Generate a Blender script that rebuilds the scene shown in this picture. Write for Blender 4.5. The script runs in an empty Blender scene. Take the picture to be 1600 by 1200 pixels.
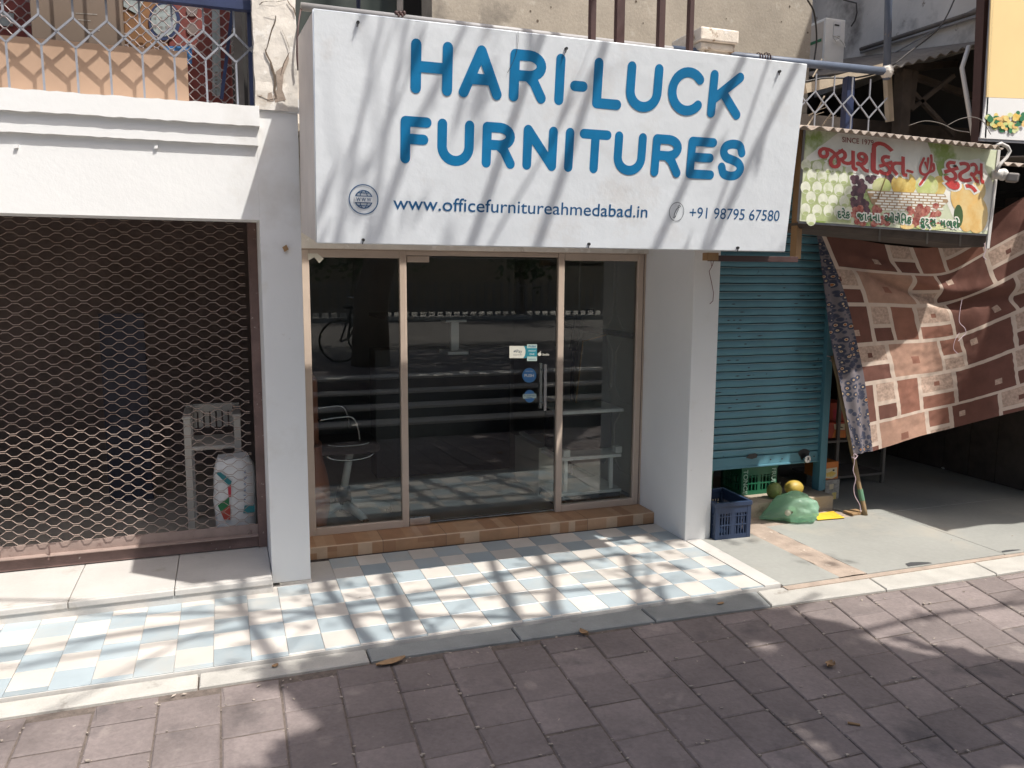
import bpy, bmesh, math, random
from mathutils import Vector, Matrix, noise
sc = bpy.context.scene
COL = sc.collection
RND = random.Random(11)

# ------------------------------------------------------------------ camera
YAW, PITCH, ROLL, FPX, EYE = .342336244, .132094581, .00558591542, 1263.89, 1.95
_f = Vector((math.sin(YAW) * math.cos(PITCH), math.cos(YAW) * math.cos(PITCH), -math.sin(PITCH)))
_r = Vector((math.cos(YAW), -math.sin(YAW), 0))
_u = _r.cross(_f)
CR = math.cos(ROLL) * _r + math.sin(ROLL) * _u
CU = -math.sin(ROLL) * _r + math.cos(ROLL) * _u
CF = _f
CAM = Vector((0, 0, EYE))
cd = bpy.data.cameras.new('camera')
cam = bpy.data.objects.new('camera', cd)
COL.objects.link(cam)
cam.matrix_world = Matrix(((CR.x, CU.x, -CF.x, CAM.x), (CR.y, CU.y, -CF.y, CAM.y), (CR.z, CU.z, -CF.z, CAM.z), (0, 0, 0, 1)))
cd.sensor_width = 36
cd.lens = FPX / 1600 * 36
cd.clip_start = .05
cd.clip_end = 2000
sc.camera = cam

# ------------------------------------------------------------------ light
SUN = Vector((-.345, .40, -1.0))
w = bpy.data.worlds.new('World')
sc.world = w
w.use_nodes = True
nt = w.node_tree
bg = nt.nodes['Background']
sky = nt.nodes.new('ShaderNodeTexSky')
sky.sky_type = 'NISHITA'
sky.sun_disc = False
sky.sun_elevation = math.radians(62.2)
sky.sun_rotation = math.atan2(-SUN.x, -SUN.y)
sky.air_density = 1.0
sky.dust_density = 5.0
nt.links.new(sky.outputs[0], bg.inputs[0])
bg.inputs[1].default_value = .12
sd = bpy.data.lights.new('sun', 'SUN')
sd.energy = 3.7
sd.angle = math.radians(.55)
sd.color = (1.0, .96, .90)
so = bpy.data.objects.new('sun', sd)
COL.objects.link(so)
so.rotation_euler = SUN.to_track_quat('-Z', 'Y').to_euler()
so.location = (6, -6, 14)
vs = sc.view_settings
vs.view_transform = 'Standard'
vs.look = 'None'
vs.gamma = 1
vs.use_curve_mapping = False
vs.exposure = .72
sc.cycles.max_bounces = 8
sc.cycles.transparent_max_bounces = 16


def at(px, py, ax, val):
    """the place on the plane x, y or z = val that is seen at a pixel of the 1600 x 1200 photograph"""
    d = CR * (px - 800) - CU * (py - 600) + CF * FPX
    i = 'xyz'.index(ax)
    return CAM + d * ((val - CAM[i]) / d[i])


# ------------------------------------------------------------------ object helpers
BASE = {}


def tag(o, label=None, cat=None, group=None, kind=None):
    if label: o['label'] = label
    if cat: o['category'] = cat
    if group: o['group'] = group
    if kind: o['kind'] = kind
    return o


def thing(name, loc, label, cat, group=None):
    o = bpy.data.objects.new(name, None)
    COL.objects.link(o)
    o.empty_display_size = .1
    o.location = loc
    BASE[o.name] = Vector(loc)
    return tag(o, label, cat, group)


class MB:
    def __init__(s):
        s.v, s.f, s.m, s.uv = [], [], [], None

    def add(s, vs_, fs, mi=0):
        b = len(s.v)
        s.v += [Vector(p) for p in vs_]
        for k, f in enumerate(fs):
            s.f.append([b + i for i in f])
            s.m.append(mi if isinstance(mi, int) else mi[k])
        return s

    def box(s, x0, x1, y0, y1, z0, z1, mi=0):
        return s.add([(x, y, z) for z in (z0, z1) for y in (y0, y1) for x in (x0, x1)],
                     [(0, 2, 3, 1), (4, 5, 7, 6), (0, 1, 5, 4), (2, 6, 7, 3), (0, 4, 6, 2), (1, 3, 7, 5)], mi)

    def obox(s, c, a, b, d, mi=0):
        c, a, b, d = map(Vector, (c, a, b, d))
        return s.add([c + i * a + j * b + k * d for k in (-1, 1) for j in (-1, 1) for i in (-1, 1)],
                     [(0, 2, 3, 1), (4, 5, 7, 6), (0, 1, 5, 4), (2, 6, 7, 3), (0, 4, 6, 2), (1, 3, 7, 5)], mi)

    def beam(s, p, q, w_, h_, mi=0, up=(0, 0, 1)):
        p, q = Vector(p), Vector(q)
        d = q - p
        t = d.normalized()
        u = Vector(up)
        if abs(t.dot(u)) > .95: u = Vector((0, 1, 0))
        sd_ = t.cross(u).normalized()
        u2 = sd_.cross(t)
        return s.obox((p + q) / 2, d / 2, sd_ * w_ / 2, u2 * h_ / 2, mi)

    def tube(s, pts, r, n=8, mi=0, caps=True):
        pts = [Vector(p) for p in pts]
        N = len(pts)
        rs = r if isinstance(r, (list, tuple)) else [r] * N
        prev = None
        rings = []
        for i, p in enumerate(pts):
            t = (pts[min(i + 1, N - 1)] - pts[max(i - 1, 0)])
            t = t.normalized() if t.length > 1e-9 else Vector((0, 0, 1))
            if prev is None:
                a = t.orthogonal().normalized()
            else:
                a = (prev - t * prev.dot(t))
                a = a.normalized() if a.length > 1e-6 else t.orthogonal().normalized()
            prev = a
            b = t.cross(a)
            rings.append([p + (a * math.cos(6.2831853 * k / n) + b * math.sin(6.2831853 * k / n)) * rs[i] for k in range(n)])
        vs_ = [q for g in rings for q in g]
        fs = [(i * n + k, i * n + (k + 1) % n, (i + 1) * n + (k + 1) % n, (i + 1) * n + k) for i in range(N - 1) for k in range(n)]
        if caps: fs += [tuple(range(n - 1, -1, -1)), tuple((N - 1) * n + k for k in range(n))]
        return s.add(vs_, fs, mi)

    def ell(s, c, r, nu=14, nv=9, mi=0, M=None, fn=None):
        c = Vector(c)
        vs_, fs = [], []
        for j in range(nv + 1):
            th = math.pi * j / nv
            for i in range(nu):
                ph = 6.2831853 * i / nu
                p = Vector((math.sin(th) * math.cos(ph) * r[0], math.sin(th) * math.sin(ph) * r[1], math.cos(th) * r[2]))
                if fn: p = p * fn(p)
                if M: p = M @ p
                vs_.append(c + p)
        for j in range(nv):
            for i in range(nu):
                fs.append((j * nu + i, (j + 1) * nu + i, (j + 1) * nu + (i + 1) % nu, j * nu + (i + 1) % nu))
        return s.add(vs_, fs, mi)

    def poly(s, pts, mi=0):
        return s.add(pts, [tuple(range(len(pts)))], mi)

    def sheet(s, rows, mi=0):
        """grid of points rows[j][i]"""
        n = len(rows[0])
        return s.add([p for r_ in rows for p in r_], [(j * n + i, j * n + i + 1, (j + 1) * n + i + 1, (j + 1) * n + i) for j in range(len(rows) - 1) for i in range(n - 1)], mi)

    def build(s, name, mats, parent=None, loc=None, smooth=False, bevel=0, solid=0):
        me = bpy.data.meshes.new(name)
        base = BASE[parent.name] if parent else Vector(loc or (0, 0, 0))
        me.from_pydata([tuple(p - base) for p in s.v], [], s.f)
        if not isinstance(mats, (list, tuple)): mats = [mats]
        for m in mats: me.materials.append(m)
        if len(mats) > 1: me.polygons.foreach_set('material_index', s.m)
        if smooth: me.polygons.foreach_set('use_smooth', [True] * len(me.polygons))
        o = bpy.data.objects.new(name, me)
        COL.objects.link(o)
        if parent: o.parent = parent
        else: o.location = base
        BASE[o.name] = base
        if solid:
            md = o.modifiers.new('solid', 'SOLIDIFY')
            md.thickness = solid
            md.offset = 0
        if bevel:
            md = o.modifiers.new('bevel', 'BEVEL')
            md.width = bevel
            md.segments = 2
            md.limit_method = 'ANGLE'
        me.update()
        return o


def copy_tree(o, parent=None):
    c = o.copy()
    COL.objects.link(c)
    c.parent = parent
    BASE[c.name] = BASE.get(o.name, Vector())
    for ch in [k for k in list(o.children)]:
        copy_tree(ch, c)
    return c


# ------------------------------------------------------------------ materials
def mat(name, col, rough=.6, var=.12, scale=5, bump=0., bscale=60, metal=0., spec=.5, stain=None, rand=0., trans=None, fine=0., sss=0):
    """stain = (colour, noise scale, threshold, softness); rand = brightness spread from piece to piece"""
    m = bpy.data.materials.new(name)
    m.use_nodes = True
    t = m.node_tree
    N, L = t.nodes, t.links
    b = N['Principled BSDF']
    b.inputs['Roughness'].default_value = rough
    b.inputs['Metallic'].default_value = metal
    b.inputs['Specular IOR Level'].default_value = spec
    geo = N.new('ShaderNodeNewGeometry')

    def noise_(sc_, det=4, rough_=.6):
        n = N.new('ShaderNodeTexNoise')
        n.inputs['Scale'].default_value = sc_
        n.inputs['Detail'].default_value = det
        n.inputs['Roughness'].default_value = rough_
        L.new(geo.outputs['Position'], n.inputs['Vector'])
        return n.outputs['Fac']

    def mrange(v, a, b_, c, d):
        n = N.new('ShaderNodeMapRange')
        for i, x in zip((1, 2, 3, 4), (a, b_, c, d)): n.inputs[i].default_value = x
        L.new(v, n.inputs[0])
        return n.outputs[0]

    def mul(a, b_):
        n = N.new('ShaderNodeMath')
        n.operation = 'MULTIPLY'
        L.new(a, n.inputs[0])
        L.new(b_, n.inputs[1])
        return n.outputs[0]

    br = mrange(noise_(scale), .3, .7, 1 - var, 1 + var)
    if fine: br = mul(br, mrange(noise_(scale * 22, 3), .3, .7, 1 - fine, 1 + fine))
    if rand:
        oi = N.new('ShaderNodeObjectInfo')
        br = mul(br, mrange(oi.outputs['Random'], 0, 1, 1 - rand, 1 + rand))
    mx = N.new('ShaderNodeMix')
    mx.data_type = 'RGBA'
    mx.blend_type = 'MULTIPLY'
    mx.inputs['Factor'].default_value = 1
    mx.inputs[6].default_value = (*col, 1)
    cmb = N.new('ShaderNodeCombineColor')
    for i in range(3): L.new(br, cmb.inputs[i])
    L.new(cmb.outputs[0], mx.inputs[7])
    out = mx.outputs[2]
    sts = stain if isinstance(stain, list) else ([stain] if stain else [])
    for (sc_col, ssc, th, soft) in sts:
        f = mrange(noise_(ssc, 6, .65), th, th + soft, 0, 1)
        m2 = N.new('ShaderNodeMix')
        m2.data_type = 'RGBA'
        L.new(f, m2.inputs['Factor'])
        L.new(out, m2.inputs[6])
        m2.inputs[7].default_value = (*sc_col, 1)
        out = m2.outputs[2]
    L.new(out, b.inputs['Base Color'])
    if bump:
        bn = N.new('ShaderNodeBump')
        bn.inputs['Strength'].default_value = 1
        bn.inputs['Distance'].default_value = bump
        L.new(noise_(bscale, 5), bn.inputs['Height'])
        L.new(bn.outputs[0], b.inputs['Normal'])
    if trans:
        tr = N.new('ShaderNodeBsdfTranslucent')
        L.new(out, tr.inputs[0])
        ms = N.new('ShaderNodeMixShader')
        ms.inputs[0].default_value = trans
        L.new(b.outputs[0], ms.inputs[1])
        L.new(tr.outputs[0], ms.inputs[2])
        L.new(ms.outputs[0], N['Material Output'].inputs[0])
    return m


def glass_mat(name, tint, ior=1.5, gain=1.0):
    m = bpy.data.materials.new(name)
    m.use_nodes = True
    t = m.node_tree
    N, L = t.nodes, t.links
    N.remove(N['Principled BSDF'])
    tr = N.new('ShaderNodeBsdfTransparent')
    tr.inputs[0].default_value = (*tint, 1)
    gl = N.new('ShaderNodeBsdfGlossy')
    gl.inputs['Roughness'].default_value = 0
    gl.inputs['Color'].default_value = (gain, gain, gain, 1)
    fr = N.new('ShaderNodeFresnel')
    fr.inputs[0].default_value = ior
    ms = N.new('ShaderNodeMixShader')
    L.new(fr.outputs[0], ms.inputs[0])
    L.new(tr.outputs[0], ms.inputs[1])
    L.new(gl.outputs[0], ms.inputs[2])
    L.new(ms.outputs[0], N['Material Output'].inputs[0])
    return m


M = {}
M['white'] = mat('white_paint', (.76, .765, .755), .6, .03, 1.2, .0012, 25, stain=[((.66, .63, .57), 2.2, .62, .16), ((.55, .52, .47), 9, .70, .08), ((.60, .575, .53), .9, .60, .2)])
M['white_dirty'] = mat('aged_white_plaster', (.62, .58, .52), .85, .12, 6, .004, 22, stain=[((.36, .30, .23), 5, .57, .14), ((.72, .69, .64), 13, .58, .06)])
M['crack'] = mat('crack_shadowed_brick', (.10, .075, .055), .95, .3, 20)
M['weathered'] = mat('flaking_cream_plaster', (.66, .60, .52), .9, .15, 8, .006, 30, stain=[((.30, .22, .15), 9, .56, .08), ((.74, .71, .66), 14, .6, .05)])
M['concrete'] = mat('raw_concrete', (.335, .295, .24), .9, .16, 2.5, .003, 35, fine=.08, stain=[((.17, .15, .125), 1.3, .60, .12), ((.42, .38, .32), 6, .6, .1)])
M['sign_face'] = mat('flex_banner', (.77, .805, .835), .42, .03, 1.5, .006, 3.2, stain=[((.70, .69, .68), 2.2, .56, .2)])
M['sign_side'] = mat('cream_sheet', (.56, .50, .45), .5, .08, 4, .001, 10)
M['blue_print'] = mat('blue_print', (.002, .18, .40), .42, .12, 7)
M['navy_print'] = mat('navy_print', (.006, .09, .235), .45, .1, 7)
M['grey_print'] = mat('grey_print', (.13, .15, .17), .5, .1, 7)
M['tile_white'] = mat('tile_white', (.555, .52, .475), .33, .08, 3, .0006, 30, rand=.10, stain=[((.49, .45, .40), 2.6, .55, .25), ((.40, .375, .34), 7, .68, .1)])
M['tile_blue'] = mat('tile_blue', (.33, .385, .41), .33, .08, 3, .0006, 30, rand=.13, stain=[((.41, .41, .385), 1.6, .50, .22)])
M['marble'] = mat('white_marble', (.52, .50, .47), .35, .09, 3, .0008, 20, fine=.04, stain=[((.34, .31, .26), 4, .60, .16)])
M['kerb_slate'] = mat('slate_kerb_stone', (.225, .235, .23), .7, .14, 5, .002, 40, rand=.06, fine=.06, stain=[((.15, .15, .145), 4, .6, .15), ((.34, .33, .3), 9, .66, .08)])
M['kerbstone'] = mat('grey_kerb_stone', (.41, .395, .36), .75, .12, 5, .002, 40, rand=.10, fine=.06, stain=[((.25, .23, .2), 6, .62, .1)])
M['kota'] = mat('green_grey_stone', (.285, .287, .265), .62, .10, 1.4, .0014, 30, rand=.05, fine=.04, stain=[((.36, .33, .28), 1.1, .57, .2), ((.19, .2, .18), 5, .66, .1)])
M['mortar'] = mat('brown_mortar', (.33, .265, .215), .9, .2, 7, .004, 40, fine=.1, stain=[((.55, .48, .4), 11, .64, .05)])
M['paver'] = mat('red_grey_paver', (.180, .149, .141), .82, .20, 2.2, .003, 60, rand=.15, fine=.12, stain=[((.105, .09, .088), 2.6, .58, .12), ((.25, .215, .195), 5.5, .60, .14), ((.33, .29, .26), 17, .69, .05)])
M['joint'] = mat('joint_sand', (.125, .10, .085), .95, .3, 30, .004, 80)
M['grit'] = mat('pale_grit', (.34, .29, .245), .9, .3, 15)
M['soil'] = mat('ground_dust', (.24, .2, .16), .95, .2, 1)
M['asphalt'] = mat('asphalt', (.12, .11, .10), .9, .15, 1, .003, 60)
M['steprisers'] = mat('shaded_riser', (.03, .03, .032), .55, .2, 5)  # shade on the risers is put into this near-black colour
M['stepedge'] = mat('step_nosing', (.62, .58, .52), .6, .1, 5)  # pale tone stands in for sunlight on the step edges
M['brown_frame'] = mat('beige_aluminium', (.54, .435, .355), .45, .06, 6, stain=[((.26, .2, .16), 8, .68, .1)])
M['dark_gap'] = mat('rubber_seal', (.02, .018, .016), .7)
M['glass'] = glass_mat('clear_glass', (.95, .975, .965), 1.60)
M['steel'] = mat('brushed_steel', (.62, .62, .62), .25, .05, 10, metal=1)
M['chrome'] = mat('chrome', (.8, .8, .8), .12, .02, 10, metal=1)
M['gate_rod'] = mat('worn_grille_metal', (.31, .235, .195), .55, .2, 14, stain=[((.25, .15, .11), 9, .58, .1)])
M['gate_rail'] = mat('rusty_brown_rail', (.155, .098, .085), .7, .25, 7, .001, 40, stain=[((.42, .36, .32), 26, .65, .04), ((.09, .05, .04), 5, .6, .1)])
M['gate_angle'] = mat('worn_pink_rail', (.30, .225, .195), .65, .15, 9, stain=[((.16, .10, .085), 11, .6, .1)])
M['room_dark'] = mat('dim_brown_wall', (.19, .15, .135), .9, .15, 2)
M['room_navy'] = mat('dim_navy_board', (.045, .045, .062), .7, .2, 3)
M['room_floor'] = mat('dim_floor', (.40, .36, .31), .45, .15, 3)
M['shop_wall'] = mat('shop_inner_wall', (.21, .215, .20), .7, .1, 2)
M['cupboard'] = mat('pale_green_laminate', (.68, .64, .54), .4, .05, 3)
M['shutter'] = mat('teal_shutter_paint', (.085, .225, .285), .5, .12, 3, .0008, 20, rand=.05, stain=[((.035, .075, .085), 14, .66, .06), ((.10, .25, .28), 4, .6, .15)])
M['shutter_edge'] = mat('pale_worn_edge', (.35, .42, .42), .5, .1, 12)
M['black_metal'] = mat('black_metal', (.02, .02, .022), .5)
M['plinth'] = mat('cement_plinth', (.34, .285, .22), .9, .15, 4, .004, 30, stain=[((.2, .16, .12), 5, .6, .1)])
M['crate_navy'] = mat('navy_plastic', (.018, .034, .075), .42, .1, 8)
M['crate_green'] = mat('green_plastic', (.012, .115, .055), .42, .1, 8)
M['crate_text'] = mat('pale_stencil', (.35, .5, .4), .6)
M['melon_green'] = mat('green_melon_skin', (.17, .20, .055), .55, .25, 20, .002, 30, stain=[((.09, .12, .04), 24, .55, .08)])
M['melon_yellow'] = mat('yellow_melon_skin', (.40, .285, .05), .5, .2, 10, .001, 30, stain=[((.2, .19, .04), 9, .56, .12)])
M['fruit_pale'] = mat('pale_fruit_flesh', (.62, .62, .47), .5, .1, 10)
M['stalk'] = mat('stalk_cut', (.16, .13, .08), .8)
M['yellow_card'] = mat('yellow_card', (.72, .47, .035), .6, .07, 5)
M['carton_orange'] = mat('orange_carton', (.55, .17, .03), .6, .12, 8)
M['carton_cream'] = mat('cream_carton_print', (.62, .53, .35), .6, .08, 8)
M['carton_red'] = mat('red_carton', (.40, .06, .03), .6, .1, 8)
M['carton_grey'] = mat('floral_carton', (.33, .31, .28), .7, .35, 40)
M['carton_brown'] = mat('brown_cardboard', (.16, .118, .088), .8, .08, 4, stain=[((.17, .12, .09), 3, .62, .08)])
M['ply'] = mat('plywood_board', (.40, .265, .18), .7, .10, 2.2, stain=[((.38, .25, .17), 6, .55, .2)])
M['red_sack'] = mat('red_printed_sack', (.17, .036, .028), .7, .25, 10)
M['orange_sack'] = mat('orange_printed_sack', (.20, .095, .035), .7, .2, 10)
M['pale_label'] = mat('pale_label', (.27, .31, .31), .7, .25, 30)
M['navy_metal'] = mat('navy_paint', (.018, .03, .085), .5, .15, 6)
M['grey_rail'] = mat('grey_painted_bar', (.245, .255, .285), .5, .12, 14, stain=[((.22, .17, .14), 16, .66, .06)])
M['pipe_grey'] = mat('grey_pipe_paint', (.29, .285, .285), .55, .12, 8, stain=[((.26, .14, .09), 11, .66, .07)])
M['pipe_blue'] = mat('blue_grey_pipe', (.085, .108, .155), .5, .14, 8, stain=[((.26, .2, .17), 14, .68, .06)])
M['brown_iron'] = mat('maroon_iron', (.060, .028, .026), .55, .15, 8)
M['mesh_wire'] = mat('galvanised_wire', (.36, .31, .30), .5, .1, 10, metal=.3)
M['wood_post'] = mat('warm_wood_post', (.30, .185, .09), .75, .12, 5, .001, 40)
M['wood_pale'] = mat('weathered_wood', (.48, .40, .30), .85, .15, 6, .002, 40)
M['wood_dark'] = mat('dark_old_wood', (.07, .055, .045), .9, .25, 8, .002, 40)
M['tin'] = mat('corrugated_tin', (.37, .31, .26), .6, .2, 8, .001, 40, stain=[((.22, .15, .10), 6, .58, .14)])
M['tin_dark'] = mat('dark_asbestos_sheet', (.15, .135, .12), .9, .2, 6)
M['grey_wall'] = mat('sooty_grey_plaster', (.56, .535, .50), .9, .14, 2, .003, 25, stain=[((.13, .12, .115), 1.1, .56, .16), ((.2, .16, .13), 7, .64, .08)])
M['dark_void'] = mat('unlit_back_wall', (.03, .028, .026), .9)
M['tarp'] = mat('dark_green_tarp', (.012, .020, .016), .6, .3, 6)
M['ac_white'] = mat('ac_white', (.78, .77, .73), .45, .05, 5)
M['ac_side'] = mat('ac_beige', (.56, .49, .41), .5, .06, 5)
M['billboard'] = mat('amber_flex', (.80, .60, .29), .5, .03, 3)
M['white_flex'] = mat('white_flex', (.72, .72, .71), .45, .04, 3)
M['cctv'] = mat('cctv_plastic', (.55, .53, .50), .4, .05, 5)
M['bamboo'] = mat('bamboo', (.25, .17, .085), .6, .2, 14)
M['bamboo_green'] = mat('green_tape', (.10, .22, .13), .6)
M['string'] = mat('pink_string', (.52, .40, .44), .8)
M['wire_red'] = mat('red_wire', (.16, .03, .02), .6)
M['cloth_dark'] = mat('cloth_maroon', (.160, .068, .050), .9, .14, 9, .001, 90, trans=.06)
M['cloth_mid'] = mat('cloth_rust', (.28, .125, .085), .9, .14, 9, .001, 90, trans=.06)
M['cloth_tan'] = mat('cloth_tan', (.42, .25, .18), .9, .16, 12, .001, 90, trans=.06)
M['cloth_pale'] = mat('cloth_beige', (.48, .345, .27), .9, .3, 45, .001, 90, trans=.06)
M['cloth_line'] = mat('cloth_cream', (.62, .50, .41), .9, .08, 9, .001, 90, trans=.06)
M['leaf_dry'] = mat('dry_leaf', (.30, .19, .10), .8, .2, 30)
M['leaf'] = mat('green_leaf', (.055, .10, .028), .5, .3, 3, trans=.3)
M['bark'] = mat('bark', (.20, .155, .115), .9, .25, 8, .01, 20)
M['seat_dark'] = mat('dark_seat_fabric', (.075, .055, .05), .8)
M['cam_grey'] = mat('camera_housing', (.20, .185, .175), .5)
M['black'] = mat('black_plastic', (.012, .012, .013), .4)
M['leather'] = mat('tan_leather', (.55, .20, .11), .45, .15, 6)
M['white_plastic'] = mat('white_plastic', (.40, .375, .335), .45, .05, 6)
M['sack_white'] = mat('white_woven_sack', (.62, .62, .61), .6, .08, 20, .002, 120)
M['teal_print'] = mat('teal_print', (.02, .17, .19), .6)
M['red_print'] = mat('red_print', (.45, .03, .05), .6)
M['green_print'] = mat('green_print', (.02, .16, .06), .6)
M['dark_red_print'] = mat('dark_red_print', (.33, .045, .03), .6)
M['white_print'] = mat('white_print', (.74, .74, .70), .5)
M['sticker_blue'] = mat('sticker_blue', (.045, .165, .38), .45)
M['sticker_teal'] = mat('sticker_teal', (.02, .21, .27), .45)
M['sticker_pale'] = mat('sticker_pale', (.42, .52, .47), .45)
M['sticker_cream'] = mat('sticker_cream', (.62, .60, .52), .45)
M['gold'] = mat('gilt_edge', (.42, .27, .13), .4)
M['board_dark'] = mat('dark_laminate', (.028, .03, .034), .25)
M['board_white'] = mat('white_board_edge', (.88, .88, .83), .4)
M['car_paint'] = mat('silver_car_paint', (.35, .37, .39), .25, .02, 3, metal=.6)
M['yellow_paint'] = mat('yellow_paint', (.6, .36, .02), .35)
M['fence_paint'] = mat('worn_fence_paint', (.24, .225, .21), .6)
M['hedge'] = mat('hedge_leaf', (.065, .105, .035), .7, .3, 3)
M['cable'] = mat('dark_cable', (.04, .036, .034), .6)
M['dirt_mark'] = mat('dark_stain', (.05, .05, .052), .8)


def art_mat(name, c1, c2, scale, rough=.5, lo=.42, hi=.6):
    """two colour print mottled by a noise"""
    return mat(name, c1, rough, .12, scale, stain=[(c2, scale * .7, lo, hi - lo)])


M['banner_green'] = art_mat('leafy_print', (.58, .62, .44), (.24, .34, .07), 5, lo=.5, hi=.62)
M['p_custard'] = art_mat('custard_apple_print', (.72, .73, .60), (.55, .60, .36), 30, lo=.5, hi=.7)
M['p_custard_gap'] = mat('custard_gap_print', (.40, .46, .22), .5, .2, 20)
M['p_grape'] = art_mat('grape_print', (.055, .022, .035), (.16, .07, .09), 30)
M['p_cherry'] = art_mat('cherry_print', (.27, .045, .035), (.48, .2, .15), 40)
M['p_mango'] = art_mat('mango_print', (.66, .44, .09), (.74, .60, .22), 12)
M['p_apple'] = art_mat('green_apple_print', (.50, .56, .20), (.66, .66, .36), 14)
M['p_papaya'] = art_mat('papaya_print', (.68, .42, .13), (.72, .55, .26), 9)
M['p_basket'] = mat('basket_print', (.36, .24, .13), .5, .2, 20)
M['p_leafdark'] = mat('leaf_print', (.05, .10, .03), .5)
M['p_red'] = mat('red_letter_print', (.50, .045, .04), .5)
M['p_maroon'] = mat('maroon_letter_print', (.22, .03, .02), .5)
M['p_green'] = mat('green_letter_print', (.02, .12, .05), .5)
M['p_halo'] = mat('white_halo_print', (.76, .75, .68), .5)

# flowered hem of the cloth: rings on navy
m = bpy.data.materials.new('flowered_hem')
m.use_nodes = True
t = m.node_tree
N, L = t.nodes, t.links
uvn = N.new('ShaderNodeTexCoord')
mp = N.new('ShaderNodeMapping')
L.new(uvn.outputs['UV'], mp.inputs[0])
vo = N.new('ShaderNodeTexVoronoi')
vo.inputs['Scale'].default_value = 25
L.new(mp.outputs[0], vo.inputs['Vector'])
rp = N.new('ShaderNodeValToRGB')
rp.color_ramp.interpolation = 'CONSTANT'
e = rp.color_ramp.elements
e[0].position = 0; e[0].color = (.40, .13, .03, 1)
e[1].position = .16; e[1].color = (.20, .05, .03, 1)
for ps, c in ((.24, (.52, .40, .25, 1)), (.33, (.04, .045, .075, 1)), (.62, (.075, .075, .10, 1)), (.70, (.16, .14, .15, 1))):
    k = e.new(ps); k.color = c
sub = N.new('ShaderNodeMath'); sub.operation = 'MULTIPLY_ADD'
sep = N.new('ShaderNodeSeparateColor')
L.new(vo.outputs['Color'], sep.inputs[0])
L.new(sep.outputs[0], sub.inputs[0]); sub.inputs[1].default_value = .28
L.new(vo.outputs['Distance'], sub.inputs[2])
L.new(sub.outputs[0], rp.inputs[0])
L.new(rp.outputs[0], N['Principled BSDF'].inputs['Base Color'])
N['Principled BSDF'].inputs['Roughness'].default_value = .9
M['hem'] = m

# thin green carrier bag
m = bpy.data.materials.new('thin_green_bag')
m.use_nodes = True
t = m.node_tree
N, L = t.nodes, t.links
b = N['Principled BSDF']
b.inputs['Base Color'].default_value = (.50, .73, .59, 1)
b.inputs['Roughness'].default_value = .28
geo = N.new('ShaderNodeNewGeometry')
nz = N.new('ShaderNodeTexNoise'); nz.inputs['Scale'].default_value = 15; nz.inputs['Detail'].default_value = 5
L.new(geo.outputs['Position'], nz.inputs['Vector'])
bn = N.new('ShaderNodeBump'); bn.inputs['Distance'].default_value = .03; L.new(nz.outputs[0], bn.inputs['Height'])
L.new(bn.outputs[0], b.inputs['Normal'])
tl = N.new('ShaderNodeBsdfTranslucent'); tl.inputs[0].default_value = (.5, .78, .6, 1)
tp = N.new('ShaderNodeBsdfTransparent'); tp.inputs[0].default_value = (.70, .90, .79, 1)
m1 = N.new('ShaderNodeMixShader'); m1.inputs[0].default_value = .5
m2 = N.new('ShaderNodeMixShader'); m2.inputs[0].default_value = .45
L.new(b.outputs[0], m1.inputs[1]); L.new(tl.outputs[0], m1.inputs[2])
L.new(m1.outputs[0], m2.inputs[1]); L.new(tp.outputs[0], m2.inputs[2])
L.new(m2.outputs[0], N['Material Output'].inputs[0])
M['bag'] = m


# ------------------------------------------------------------------ text and strokes
def curve_faces(cu):
    o = bpy.data.objects.new('tmp', cu)
    COL.objects.link(o)
    dg = bpy.context.evaluated_depsgraph_get()
    me = bpy.data.meshes.new_from_object(o.evaluated_get(dg))
    v = [p.co.copy() for p in me.vertices]
    f = [tuple(p.vertices) for p in me.polygons]
    bpy.data.objects.remove(o)
    bpy.data.curves.remove(cu)
    bpy.data.meshes.remove(me)
    return v, f


def text_faces(body, bold=0.):
    cu = bpy.data.curves.new('tmp', 'FONT')
    cu.body = body
    cu.size = 1
    cu.resolution_u = 4
    cu.offset = bold
    return curve_faces(cu)


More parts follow.
